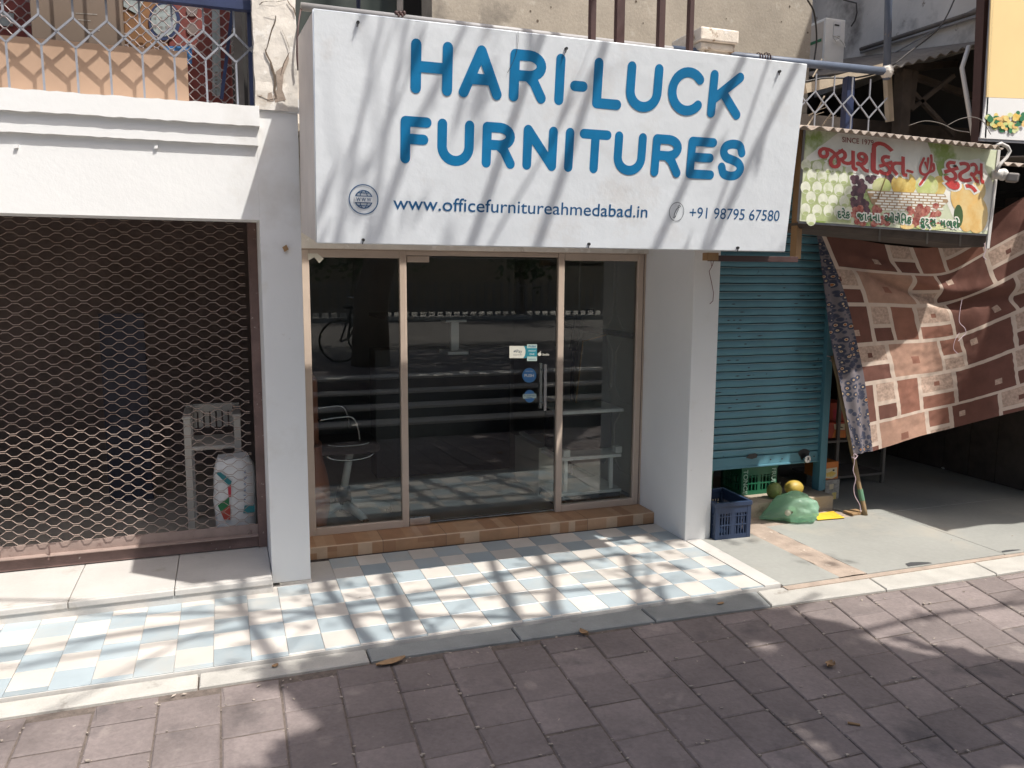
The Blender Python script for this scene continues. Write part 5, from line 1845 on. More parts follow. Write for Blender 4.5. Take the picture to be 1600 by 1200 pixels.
carton(1294, 1322, 661, 685, 6.0, .3, M['carton_red'], 'red and orange carton with white print on the dark rack behind the pole', [([(1303, 663), (1320, 662), (1320, 672), (1304, 671)], 0), ([(1304, 672), (1321, 673), (1321, 684), (1300, 684)], 1), ([(1309, 665), (1318, 668), (1316, 669), (1309, 667)], 2)], pr_m)
carton(1296, 1324, 630, 660, 6.05, .3, M['carton_red'], 'plain red carton stacked uppermost on the dark rack behind the pole', [([(1302, 640), (1308, 640), (1308, 656), (1302, 656)], 3)], pr_m)
rk = thing('storage_rack', (5.5, 6.1, 0), 'dark metal storage rack in the shaded stall behind the bamboo pole', 'rack')
a_, b_ = at(1294, 687, 'y', 5.98), at(1345, 684, 'y', 5.98)
for zz_ in (a_.z - .012, a_.z - .36):
    MB().box(a_.x - .05, b_.x + .3, 5.97, 6.4, zz_ - .02, zz_).build('shelf', M['tin_dark'], parent=rk)
for x_ in (a_.x + .1, b_.x + .28):
    MB().box(x_, x_ + .03, 5.975, 6.005, -.006, a_.z + .5).build('rack_leg', M['tin_dark'], parent=rk)
ns = thing('added_stall_side', (6.95, 5.6, 0), 'dark boarded stall side added to block light, right of the glass cabinet', 'stall')  # boards added to keep skylight from the right off the stall floor
for k in range(13): MB().box(6.95, 6.98, 4.72 + k * .30, 5.012 + k * .30, 0, 2.7).build('side_board', M['wood_dark'], parent=ns)
# glazed cabinet at the back right
cb = thing('glass_cabinet', (7.0, 6.6, 0), 'grey framed glass cabinet in the dark right of the stall, under the cloth', 'cabinet')
fqz = lambda x, y: at(x, y, 'y', 6.6)
a_, b_ = fqz(1508, 712), fqz(1720, 640)
MB().box(a_.x, a_.x + 1.2, 6.65, 7.2, .05, 1.5).build('cabinet_body', M['room_dark'], parent=cb)
for px_ in (1508, 1527, 1548, 1596):
    p = fqz(px_, 690)
    MB().box(p.x - .02, p.x + .02, 6.6, 6.64, .10, 1.5).build('cabinet_frame', M['tin_dark'], parent=cb)
MB().box(a_.x, a_.x + 1.2, 6.59, 6.645, .28, .33).build('cabinet_rail', M['tin_dark'], parent=cb)
sd_ = at(1484, 729, 'z', .02)
mb = MB()
mb.ell((sd_.x, sd_.y, .012), (.11, .045, .018), 12, 6)
tag(mb.build('sandal', M['cctv'], loc=(sd_.x, sd_.y, 0), smooth=True), 'pale sandal lying on the dark stall floor', 'sandal')

# ================================================================== CLOTH, BAMBOO POLE
TOPE = [(1283, 366, 5.50), (1337, 374, 5.42), (1400, 384, 5.32), (1470, 384, 5.20), (1545, 340, 5.0), (1600, 308, 4.86), (1690, 262, 4.7), (1760, 232, 4.6)]
BOTE = [(1364, 705, 5.14), (1430, 684, 5.03), (1475, 672, 4.95), (1542, 655, 4.66), (1568, 648, 4.58), (1620, 635, 4.46), (1690, 616, 4.42), (1760, 598, 4.38)]
LEFE = [(1283, 366, 5.50), (1318, 452, 5.42), (1338, 531, 5.34), (1352, 600, 5.26), (1364, 705, 5.14)]
OUTL = [(1276, 364, 5.52), (1288, 452, 5.46), (1298, 531, 5.39), (1315, 610, 5.31), (1334, 710, 5.20)]


def smooth_edge(E, n):
    P = catmull([Vector(at(x, y, 'y', yy)) for x, y, yy in E], 10)
    L_ = [0]
    for a, b_ in zip(P, P[1:]): L_.append(L_[-1] + (b_ - a).length)
    out = []
    for k in range(n + 1):
        s_ = L_[-1] * k / n
        i = 0
        while i < len(L_) - 2 and L_[i + 1] < s_: i += 1
        f = (s_ - L_[i]) / max(1e-9, L_[i + 1] - L_[i])
        out.append(P[i].lerp(P[i + 1], f))
    return out, L_[-1]


def ev(P, f):
    x = f * (len(P) - 1)
    i = min(int(x), len(P) - 2)
    return P[i].lerp(P[i + 1], x - i)


T_, _ = smooth_edge(TOPE, 200)
B2, WID = smooth_edge(BOTE, 200)
Lf, HEI = smooth_edge(LEFE, 100)
Rt = [T_[-1].lerp(B2[-1], k / 100) for k in range(101)]


def cloth_pt(s_, t_):
    p = ev(T_, s_) * (1 - t_) + ev(B2, s_) * t_ + ev(Lf, t_) * (1 - s_) + ev(Rt, t_) * s_
    p -= T_[0] * (1 - s_) * (1 - t_) + T_[-1] * s_ * (1 - t_) + B2[0] * (1 - s_) * t_ + B2[-1] * s_ * t_
    # the long fold falling from the tied corner, smaller creases beside it
    y0 = .10 + .62 * s_
    env = min(1, s_ * 5) * max(0, 1 - .25 * s_)
    d = (t_ - y0)
    off = -.07 * env * math.exp(-(d / .042) ** 2) + .035 * env * math.exp(-((d + .07) / .045) ** 2)
    for k_, (m_, am) in enumerate(((.25, .014), (.05, .012), (1.15, .010))):
        dd = t_ - (.04 + m_ * s_)
        off -= am * max(0, 1 - s_ * 2.2) * min(1, s_ * 6) * math.exp(-(dd / .03) ** 2)
    w_ = noise.noise(Vector((s_ * 7, t_ * 4, .3))) * .022 + noise.noise(Vector((s_ * 20 + t_ * 9, t_ * 14, 4))) * .007
    w_ += noise.noise(Vector((s_ * 46 + t_ * 34, t_ * 16 - s_ * 22, 7))) * .0065 * (1 if t_ > .5 else .4)
    if t_ > .8: w_ += .012 * math.sin(s_ * 26) * (t_ - .8) / .2
    edge = min(1, 8 * t_, 8 * (1 - t_) + .35, 12 * s_ + .1)
    return p + Vector((.10, -.97, .05)) * (off + w_) * edge


# the patchwork print: rows of unequal rectangles between cream lines
ROWH = [.335, .325, .345, .325, .335, .325, .335]
PAT = {0: [(.31, 'big'), (.115, 'duo'), (.135, 'mid'), (.185, 'pale2')], 1: [(.20, 'stack'), (.28, 'tan'), (.12, 'duo2'), (.255, 'big2')]}
lw = .029
ub, vb = {0.0}, {0.0}
v = 0.
rowsP = []
for k, h_ in enumerate(ROWH * 2):
    rowsP.append((v, v + h_))
    v += h_
    if v > HEI + .4: break


def colour(u, v):
    for k, (a, b_) in enumerate(rowsP):
        if a <= v < b_: break
    fv = v - a
    if fv < lw: return 4
    P = PAT[k % 2]
    P = [(w_ * 1.5, n_) for w_, n_ in P]
    tot = sum(w_ for w_, _n in P)
    uu = (u + [0, .17, .33, .08, .41, .25][k % 6]) % tot
    for w_, nm in P:
        if uu < w_: break
        uu -= w_
    if uu < lw: return 4
    fu, fv2 = (uu - lw) / (w_ - lw), (fv - lw) / (b_ - a - lw)
    sq = lambda cu, cv, r_: abs(uu - lw - cu * (w_ - lw)) < r_ and abs(fv - lw - cv * (b_ - a - lw)) < r_
    if nm == 'big': return 3 if sq(.72, .72, .026) else 0
    if nm == 'big2': return 3 if sq(.22, .3, .026) else 0
    if nm == 'mid': return 1
    if nm == 'tan': return 1 if sq(.5, .55, .032) else 2
    if nm in ('duo', 'duo2', 'pale2', 'stack'):
        hh = .56 if nm != 'stack' else .52
        if abs(fv2 - hh) < .055: return 4
        if nm == 'duo': return 3 if fv2 < hh else 0
        if nm == 'duo2': return 1 if fv2 < hh else 3
        if nm == 'pale2': return (1 if sq(.5, .28, .02) else 3) if fv2 < hh else 1
        return (0 if sq(.5, .28, .02) else 3) if fv2 < hh else 0
    return 0


NS, NT = 340, 220
mb = MB()
grid = [[cloth_pt(i / NS, j / NT) for i in range(NS + 1)] for j in range(NT + 1)]
mis = []
for j in range(NT):
    for i in range(NS):
        u = (i + .5) / NS * WID
        vv = (j + .5) / NT * HEI * 1.0
        mis.append(colour(u, vv + .05))
n = NS + 1
mb.v = [p for r__ in grid for p in r__]
mb.f = [(j * n + i, j * n + i + 1, (j + 1) * n + i + 1, (j + 1) * n + i) for j in range(NT) for i in range(NS)]
mb.m = mis
ct = thing('patchwork_cloth', tuple(B2[0]), 'maroon and cream patchwork cloth hung as a sunshade below the fruit banner', 'cloth')
mb.build('cloth_sheet', [M['cloth_dark'], M['cloth_mid'], M['cloth_tan'], M['cloth_pale'], M['cloth_line']], parent=ct, smooth=True)
Ol, _ = smooth_edge(OUTL, 100)
mb = MB()
rows, uvs = [], []
nst = 14
for j in range(101):
    row = []
    a, b_ = Ol[j], cloth_pt(0, j / 100)
    for i in range(nst + 1):
        f = i / nst
        p = a.lerp(b_, f)
        p += Vector((.1, -1, 0)) * (.016 * math.sin(f * 9 + j * .05) * min(1, j / 30) * math.sin(math.pi * f))
        row.append(p)
        uvs.append((f * .26 * (.15 + .85 * j / 100), j / 100 * HEI))
    rows.append(row)
mb.sheet(rows)
hem = mb.build('flowered_hem', M['hem'], parent=ct, smooth=True)
ul = hem.data.uv_layers.new(name='UVMap')
for lp in hem.data.loops: ul.data[lp.index].uv = uvs[lp.vertex_index]
foot, tipp = at(1352, 805, 'z', -.006), at(1301, 556, 'y', 5.56)
d = (tipp - foot)
pole = thing('bamboo_pole', tuple(foot), 'leaning bamboo pole that holds the lower corner of the patchwork cloth', 'pole')
mb = MB()
mb.tube([foot + d * (k / 24) + Vector((.003 * math.sin(k), .002 * math.cos(k * 2), 0)) for k in range(25)], [.019 + (.003 if k % 6 == 0 else 0) - .004 * k / 24 for k in range(25)], 10)
mb.build('pole_shaft', M['bamboo'], parent=pole, smooth=True)
mb = MB()
mb.tube([foot + d * .09, foot + d * .16], .0225, 10)
mb.build('green_binding', M['bamboo_green'], parent=pole)
mb = MB()
P = [at(x, y, 'y', 5.18) for x, y in ((1334, 710), (1335, 722), (1333, 735), (1337, 748), (1334, 762), (1336, 775), (1343, 788), (1345, 800))]
mb.tube(catmull(P, 4), .0035, 5)
mb.tube([at(x, y, 'y', 5.19) for x, y in ((1331, 714), (1336, 717), (1340, 712), (1335, 709))], .006, 5)
mb.build('tie_string', M['string'], parent=pole)
mb = MB()
P = [at(x, y, 'y', 4.62) for x, y in ((1503, 468), (1500, 485), (1499, 503), (1507, 512), (1509, 520), (1503, 527), (1497, 533))]
mb.tube(catmull(P, 4), .0025, 4)
P = [at(x, y, 'y', 4.62) for x, y in ((1499, 520), (1492, 532), (1490, 545), (1497, 553))]
mb.tube(catmull(P, 4), .002, 4)
P = [at(x, y, 'y', 4.3) for x, y in ((1538, 380), (1540, 392), (1536, 401), (1541, 406))]
mb.tube(P, .003, 4)
mb.build('loose_string', M['string'], parent=ct)

# ================================================================== INSIDE THE LEFT ROOM
ch = thing('plastic_chair', (-.35, 6.1, .09), 'pale plastic armchair behind the mesh gate, near the white sack', 'chair')
gq = lambda x, y, yy: at(x, y, 'y', yy)
cx0, cx1 = gq(294, 700, 6.05).x, gq(372, 700, 6.05).x
cyF, cyB = 6.05, 6.5
zs, zarm, ztop = gq(330, 702, 6.05).z, gq(300, 655, 6.05).z, gq(385, 628, 6.5).z
for x_ in (cx0, cx1):
    for y_ in (cyF, cyB):
        MB().beam((x_ + (.03 if x_ == cx0 else -.03) * 0, y_, .09), (x_, y_, zarm if y_ == cyF else ztop), .045, .04).build('leg', M['white_plastic'], parent=ch)
    MB().box(x_ - .03, x_ + .03, cyF - .03, cyB - .03, zarm, zarm + .025).build('armrest', M['white_plastic'], parent=ch, bevel=.008)
MB().box(cx0 + .02, cx1 - .02, cyF - .02, cyB - .03, zs, zs + .03).build('seat', M['white_plastic'], parent=ch, bevel=.008)
mb = MB()
for k in range(7):
    x_ = cx0 + .035 + (cx1 - cx0 - .07) * k / 6
    mb.box(x_ - .016, x_ + .016, cyB - .0, cyB + .018, zs + .08, ztop - .06)
mb.box(cx0 + .024, cx1 - .024, cyB - .005, cyB + .022, ztop - .06, ztop)
mb.build('backrest', M['white_plastic'], parent=ch)
sk = thing('woven_sack', (gq(367, 800, 5.85).x, 5.88, .09), 'full white woven sack with coloured print behind the right end of the mesh gate', 'sack')
sx_, sz0, sz1 = gq(367, 770, 5.86).x, .09, gq(367, 714, 5.86).z
hw_ = gq(400, 770, 5.86).x - sx_
mb = MB()
rows = []
for j in range(15):
    f = j / 14
    row = []
    for i in range(29):
        a = 6.2831853 * i / 28
        k_ = 1 - .05 * abs(f - .45) * 2 - (.22 * max(0, f - .9) / .1)
        row.append((sx_ + hw_ * math.copysign(abs(math.cos(a)) ** .6, math.cos(a)) * k_ + .01 * noise.noise(Vector((a, f * 5, 1))), 5.90 + .14 * math.copysign(abs(math.sin(a)) ** .6, math.sin(a)) * k_, sz0 + (sz1 - sz0) * f + .015 * noise.noise(Vector((a * 2, f * 3, 3)))))
    rows.append(row)
mb.sheet(rows)
mb.poly(rows[-1][:-1])
mb.build('sack_body', M['sack_white'], parent=sk, smooth=True)
mb = MB()
yk = 5.75
for pts, mi in (([(336, 738), (345, 738), (362, 752), (360, 760), (350, 752)], 0), ([(356, 760), (361, 758), (361, 776), (357, 776)], 1), ([(340, 790), (358, 776), (358, 790), (345, 800)], 2), ([(345, 800), (360, 788), (360, 812), (350, 812)], 3), ([(382, 790), (398, 788), (398, 800), (380, 802)], 0)):
    mb.poly([at(x, y, 'y', yk) for x, y in pts], mi)
place(mb, text_faces('a y s a i n'), lambda u, v: at(384 - (v - 740), 735 + (u - 340), 'y', yk - .002), 340, 390, 740, 6, 4)
mb.build('sack_print', [M['teal_print'], M['red_print'], M['green_print'], M['dark_red_print'], M['navy_print']], parent=sk)
tag(MB().box(gq(160, 600, 7.2).x, gq(230, 600, 7.2).x, 7.2, 7.26, .09, gq(200, 490, 7.2).z).build('partition_screen', M['room_navy'], loc=(-.6, 7.2, .09)), 'dark navy panel standing deep in the room behind the mesh gate', 'panel')

# ================================================================== INSIDE THE FURNITURE SHOP
OC = thing('office_chair', (.87, 6.25, .088), 'swivel office chair on a five star base behind the left window', 'office chair')
wq = lambda x, y, yy: at(x, y, 'y', yy)
YC = 6.2
hub = wq(536, 788, YC)
bx = hub.x
mb = MB()
mb.tube([(bx, YC, .13), (bx, YC, .22)], .035, 12)
mb.build('base_hub', M['black'], parent=OC, smooth=True)
for k in range(5):
    a = math.radians(-70 + 72 * k)
    e_ = Vector((bx + .36 * math.cos(a), YC + .30 * math.sin(a), .135))
    mb = MB()
    mb.tube([Vector((bx, YC, .195)), Vector((bx, YC, .19)).lerp(e_, .5) + Vector((0, 0, .012)), e_], [.042, .036, .026], 8)
    o = mb.build('base_arm', M['board_white'], parent=OC, smooth=True)
    mb = MB()
    mb.tube([e_ + Vector((-.02 * math.sin(a), .02 * math.cos(a), -.02)), e_ + Vector((.02 * math.sin(a), -.02 * math.cos(a), -.02))], .024, 10)
    mb.build('castor', M['black'], parent=OC)
mb = MB()
mb.tube([(bx, YC, .2), (bx + .012, YC, .33)], [.07, .045], 12)
mb.build('column_boot', M['black'], parent=OC, smooth=True)
mb = MB()
mb.tube([(bx + .012, YC, .32), (bx + .06, YC, wq(548, 708, YC).z)], .03, 12)
mb.build('gas_column', M['board_white'], parent=OC, smooth=True)
zse = wq(548, 705, YC).z
mb = MB()
mb.box(bx - .24, bx + .26, YC - .24, YC + .25, zse + .02, zse + .10)
mb.build('seat', M['seat_dark'], parent=OC, bevel=.035)
mb = MB()
mb.tube([Vector((bx + .03 + .17 * math.cos(q), YC - .245, zse + .03 - .045 * math.sin(q))) for q in [math.pi * z / 12 for z in range(13)]], .006, 6)
mb.tube([Vector((bx + .02 + .15 * math.cos(q), YC - .25, zse + .115 - .02 * math.sin(q))) for q in [math.pi * z / 12 for z in range(13)]], .004, 6)
mb.build('seat_rim', M['chrome'], parent=OC, smooth=True)
mb = MB()
mb.box(bx - .27, bx - .19, YC - .22, YC + .24, zse + .06, zse + .62)
mb.build('backrest', M['leather'], parent=OC, bevel=.035)
for yy in (YC - .26, YC + .26):
    mb = MB()
    P = [(bx - .2, yy, zse + .3), (bx - .05, yy, zse + .315), (bx + .045, yy, zse + .31), (bx + .085, yy, zse + .24), (bx + .1, yy, zse + .13)]
    mb.tube(catmull(P, 5), .008, 6)
    mb.build('armrest', M['chrome'], parent=OC, smooth=True)
LC = thing('leather_armchair', (.6, 6.0, .088), 'tan leather armchair at the very left behind the window, mostly hidden by the white pillar', 'armchair')
mb = MB()
rows = []
lx = wq(497, 700, 6.0).x
for j in range(16):
    f = j / 15
    z = .10 + .62 * f
    row = []
    for i in range(21):
        a = 6.2831853 * i / 20
        w_ = (.06 + .055 * math.sin(math.pi * min(1, f * 1.05 + .12)))
        row.append((lx - .03 + w_ * math.cos(a), 6.05 + .2 * math.sin(a), z))
    rows.append(row)
mb.sheet(rows)
mb.poly(rows[-1][:-1])
mb.build('arm_side', M['leather'], parent=LC, smooth=True)
mb = MB()
mb.box(lx - .12, lx + .02, 6.27, 6.4, .1, 1.0)
mb.build('backrest', M['leather'], parent=LC, bevel=.04)

DK = thing('desk', (1.7, 6.75, .088), 'dark topped desk on a white pedestal leg deep inside the shop', 'desk')
YD = 6.75
a_, b_ = wq(711, 503, YD), wq(711, 548, YD)
MB().box(a_.x - .035, a_.x + .035, YD, YD + .06, b_.z, a_.z).build('pedestal', M['white_flex'], parent=DK, bevel=.004)
MB().box(a_.x - .09, a_.x + .09, YD - .05, YD + .15, a_.z, a_.z + .02).build('pedestal_head', M['white_flex'], parent=DK)
MB().box(a_.x - .09, a_.x + .09, YD - .1, YD + .2, b_.z - .025, b_.z).build('pedestal_foot', M['white_flex'], parent=DK)
MB().box(a_.x - .6, a_.x + .7, YD - .0, 7.6, a_.z + .021, a_.z + .05).build('desk_top', M['board_dark'], parent=DK)
MB().box(a_.x - .6, a_.x + .7, 7.3, 7.6, .088, b_.z - .03).build('desk_body', M['board_dark'], parent=DK)

UT = thing('display_table', (2.75, 6.3, .088), 'pale edged display table with three boards and white legs behind the right window', 'table')
YT = 5.97
def board(pxa, pxb, py, yy, dep, th, nm):
    a_, b_ = wq(pxa, py, yy), wq(pxb, py, yy)
    z = (a_.z + b_.z) / 2
    MB().box(a_.x, b_.x, yy, yy + dep, z - th / 2, z + th / 2).build(nm, M['board_white'], parent=UT, bevel=.003)
    return a_, b_, z
a1, b1, z1 = board(880, 975, 643, YT, .5, .028, 'top_board')
a2, b2, z2 = board(871, 971, 715, YT - .03, .5, .028, 'middle_board')
a3, b3, z3 = board(868, 971, 770, YT - .03, .45, .028, 'bottom_board')
for px_ in (884, 955):
    p = wq(px_, 740, YT)
    MB().box(p.x - .016, p.x + .016, YT, YT + .03, z3 + .0145, z2 - .0145).build('leg', M['board_white'], parent=UT)
MB().box(a1.x + .0, b1.x - .01, YT + .2, YT + .4, z2 + .0145, z1 - .0145).build('back_panel', M['board_dark'], parent=UT)
MB().box(a3.x, b3.x, YT, YT + .4, .088, z3 - .0145).build('plinth', M['board_dark'], parent=UT)
for px_ in (886, 967):
    p = wq(px_, 708, YT - .01)
    MB().box(p.x - .03, p.x + .03, YT - .01, YT + .05, z2 + .0145, z2 + .07).build('block', M['board_white'], parent=UT)
DS = thing('side_desk', (2.4, 6.4, .088), 'pale low side desk behind the glass door, left of the display table', 'desk')
p = wq(845, 740, 6.3)
MB().box(p.x - .02, p.x + .25, 6.3, 6.9, .088, wq(842, 700, 6.3).z).build('desk_body', M['cupboard'], parent=DS)
mb = MB()
mb.beam(wq(815, 676, 6.9), wq(858, 704, 6.28), .05, .02)
mb.build('desk_edge', M['board_white'], parent=DS)
# panelled cupboard on the right wall
CPB = thing('panelled_cupboard', (3.2, 6.3, .088), 'pale panelled cupboard along the right wall inside the shop', 'cupboard')
cxw = 3.255
MB().box(cxw, 3.298, 5.87, 7.6, .088, 2.5).build('cupboard_body', M['cupboard'], parent=CPB)
for (ya_, yb_) in ((5.9, 6.4), (6.47, 7.2)):
    for za_, zb2 in ((.25, .78), (.86, 1.42), (1.5, 2.3)):
        mb = MB()
        c_ = .12
        P = [(cxw - .006, y_, z_) for y_, z_ in ((ya_, za_ + c_), (ya_, zb2 - c_), (ya_ + c_, zb2), (yb_ - c_, zb2), (yb_, zb2 - c_), (yb_, za_ + c_), (yb_ - c_, za_), (ya_ + c_, za_), (ya_, za_ + c_))]
        for q0, q1 in zip(P, P[1:]): mb.beam(q0, q1, .012, .02)
        mb.build('panel_moulding', M['cupboard'], parent=CPB)
MB().box(cxw - .02, cxw, 5.95, 7.5, 1.435, 1.485).build('dado_rail', M['board_dark'], parent=CPB)
LS = thing('leaning_sheet', (2.8, 6.5, .7), 'thin framed sheet leaning on the display table, its gilt edge showing', 'sheet')
P = [wq(x, y, yy) for x, y, yy in ((898, 640, 6.35), (910, 533, 6.45), (953, 521, 6.6), (963, 634, 6.5))]
mb = MB()
mb.poly(P)
mb.build('sheet_panel', M['shop_wall'], parent=LS)
for q0, q1 in zip(P, P[1:]):
    mb = MB()
    mb.beam(q0 + Vector((0, -.008, 0)), q1 + Vector((0, -.008, 0)), .012, .010)
    mb.build('gilt_edge', M['gold'], parent=LS)
TL = thing('tripod_lamp', (2.75, 6.9, .088), 'dark angled floor lamp behind the leaning sheet', 'lamp')
MB().beam(wq(895, 547, 6.9), wq(904, 492, 6.9), .06, .04).build('lamp_arm', M['black'], parent=TL)
MB().beam(wq(878, 493, 6.9), wq(926, 487, 6.9), .06, .05).build('lamp_head', M['black'], parent=TL)
MB().tube([wq(895, 547, 6.9), (wq(895, 547, 6.9).x, 6.9, .088)], .02, 8).build('lamp_stem', M['black'], parent=TL)

# ================================================================== CABLES AND TWIGS
def cable(pts, r_, m_, label, name='cable', grp='slack cables'):
    mb = MB()
    P = catmull([at(x, y, 'y', yy) for x, y, yy in pts], 6)
    mb.tube(P, r_, 5)
    tag(mb.build(name, m_, loc=tuple(P[0]), smooth=True), label, 'cable', grp)
cable([(1255, 128, 5.3), (1290, 122, 5.3), (1340, 121, 5.25), (1384, 108, 5.2), (1420, 82, 5.5), (1470, 40, 5.8), (1500, -20, 6)], .007, M['cable'], 'black slack cable rising from the pipe corner along the grey wall')
cable([(1480, 196, 4.7), (1500, 186, 4.7), (1520, 183, 4.7), (1536, 190, 4.65), (1548, 210, 4.6)], .003, M['tin_dark'], 'grey cable looping above the tin roof near the billboard')
cable([(1420, 196, 4.9), (1445, 189, 4.9), (1470, 193, 4.9), (1492, 203, 4.8), (1515, 207, 4.7)], .003, M['tin_dark'], 'dull cable lying along the tin roof before the dark loft')
cable([(470, 14, 5.19), (466, 40, 5.12), (464, 80, 5.1), (466, 110, 5.1)], .006, M['brown_iron'], 'dark cable running down between the cracked pillar and the white sign')
cable([(1262, 0, 6.2), (1272, 20, 6.3), (1276, 60, 6.4), (1272, 96, 6.4)], .008, M['cable'], 'black cable hanging beside the air conditioner')
for k_, (pts) in enumerate((((1262, 196), (1272, 180), (1280, 166), (1288, 150)), ((1264, 180), (1278, 172), (1290, 160)), ((1285, 196), (1292, 186), (1300, 176)), ((1270, 120), (1278, 106), (1284, 92)))):
    mb = MB()
    mb.tube([at(x, y, 'y', 5.32 + .02 * k_) for x, y in pts], .006, 5)
    q_ = at(*pts[1], 'y', 5.32 + .02 * k_)
    mb.tube([q_, q_ + Vector((.09, 0, .03))], .004, 4)
    tag(mb.build('dry_twig', M['wood_pale'], loc=tuple(at(*pts[0], 'y', 5.3))), ['long dry twig poking up behind the lower right lattice', 'short dry twig behind the left diamonds of the right lattice', 'small dry twig at the foot of the right lattice by the blue post', 'thin dry twig crossing the blue pipe handrail'][k_], 'twig', 'dry twigs behind the lattice')

# ================================================================== LITTER
def leaf_litter(px, py, zg, L_, W_, rot, curl, label):
    c = at(px, py, 'z', zg)
    mb = MB()
    rows = []
    for j in range(5):
        v_ = (j / 4 - .5) * 2
        rows.append([])
        for i in range(11):
            u = i / 10
            wd = W_ * math.sin(math.pi * (u * .92 + .04)) ** .8
            x, y = (u - .5) * L_, v_ * wd / 2
            rows[-1].append(c + Vector((x * math.cos(rot) - y * math.sin(rot), x * math.sin(rot) + y * math.cos(rot), .003 + curl * abs(v_) ** 1.5 + curl * .6 * (2 * u - 1) ** 2)))
    mb.sheet(rows)
    tag(mb.build('dry_leaf', M['leaf_dry'], loc=tuple(c), smooth=True), label, 'leaf', 'fallen dry leaves')
leaf_litter(611, 1037, -.032, .165, .055, .25, .012, 'long brown dry leaf at the outer edge of the kerb')
leaf_litter(912, 992, -.032, .07, .045, 1.9, .016, 'small orange brown dry leaf on the pavers under the kerb, right of the long leaf')
leaf_litter(1297, 1042, -.032, .062, .05, .4, .016, 'pale curled dry leaf on the shaded right pavers')
leaf_litter(430, 1042, -.02, .04, .03, .7, .006, 'tiny dark dry leaf on the pale kerb stone at left')
leaf_litter(1126, 944, -.02, .05, .03, .2, .004, 'dark flat dry leaf on the shaded kerb stone at right')
c = at(1334, 1131, 'z', -.026)
mb = MB()
mb.tube([c + Vector((-.02, .016, 0)), c + Vector((.02, -.016, 0))], .006, 8)
tag(mb.build('cigarette_end', M['wood_post'], loc=tuple(c)), 'orange brown cigarette end on the shaded pavers at lower right', 'cigarette end')

# ================================================================== TREES THAT SHADE THE PAVEMENT
def dens(x, y):
    """how much of the light a spot on the pavement loses"""
    if y > 4.07: return 0.0
    if y > 2.0:
        if x < .45:
            k = (.45 - x) / .55
            lim = 3.2 + .25 * x
            return max(.05, .95 - 1.25 * k) if y > lim else .88 - .4 * k
        if x > 3.0:
            lim = 3.9 - (x - 3.0) * 1.25
            return .05 if y > lim else (.75 if y > lim - .25 else .97)
        return .97
    return .45 if y < 1.3 else .85
tree = thing('street_tree', (2.14, -1.0, .55), 'big street tree behind the photographer, its boughs reaching over the pavement', 'tree')
rt = random.Random(77)
mb = MB()
mb.tube([(2.14, -1.0, .5), (2.16, -.98, 1.6), (2.45, -.9, 2.7), (2.8, -.7, 3.6)], [.31, .26, .23, .2], 12)
mb.build('trunk', M['bark'], parent=tree, smooth=True)
fork = Vector((2.8, -.7, 3.55))


def bough(mb, p, d, L_, r0, depth):
    pts, P = [p.copy()], p.copy()
    D = d.normalized()
    n_ = 9
    kids = []
    for k in range(n_):
        D = (D + Vector((rt.uniform(-.16, .16), rt.uniform(-.16, .16), rt.uniform(-.10, .12)))).normalized()
        P = P + D * L_ / n_
        gx_, gy_ = P.x - .345 * P.z, P.y + .4 * P.z
        if (gx_ < .1 and gy_ > 5.5) or (gx_ > 3.25 and gy_ > 4.15): break
        pts.append(P.copy())
        if depth and k >= 2 and rt.random() < (.6 if depth > 1 else .4): kids.append((P.copy(), D.copy(), k))
    if len(pts) < 3: return
    mb.tube(pts, [r0 * (1 - .78 * i / n_) for i in range(len(pts))], 7 if r0 > .02 else 5)
    for (q, dd, k) in kids:
        side = dd.cross(Vector((0, 0, 1))).normalized() * rt.choice([-1, 1])
        d2 = (dd * .8 + side * rt.uniform(.45, .95) + Vector((0, 0, rt.uniform(-.15, .35)))).normalized()
        bough(mb, q, d2, L_ * rt.uniform(.3, .5), r0 * (1 - .7 * k / n_) * rt.uniform(.4, .6), depth - 1)


targets = [(2.0, 2.9, 6.9, .045), (2.6, 3.2, 6.5, .045), (3.3, 3.0, 7.2, .045), (4.0, 3.0, 6.6, .045), (4.6, 3.1, 7.1, .04), (2.9, 1.9, 6.0, .04), (4.4, 2.2, 6.4, .035)]
for tx, ty, tz, rr0 in targets:
    mb = MB()
    st_ = fork + Vector((rt.uniform(-.1, .1), rt.uniform(-.1, .1), rt.uniform(-.3, .1)))
    mid = st_.lerp(Vector((tx, ty, tz)), .5) + Vector((0, 0, .7))
    mb.tube(catmull([st_, mid, mid.lerp(Vector((tx, ty, tz)), .3)], 5), [.075 - .003 * k for k in range(11)], 8)
    d_ = Vector((tx, ty, tz)) - mid
    d_.z *= .5
    bough(mb, mid.lerp(Vector((tx, ty, tz)), .3), d_, d_.length * 1.05, rr0, 2)
    mb.build('branch', M['bark'], parent=tree)

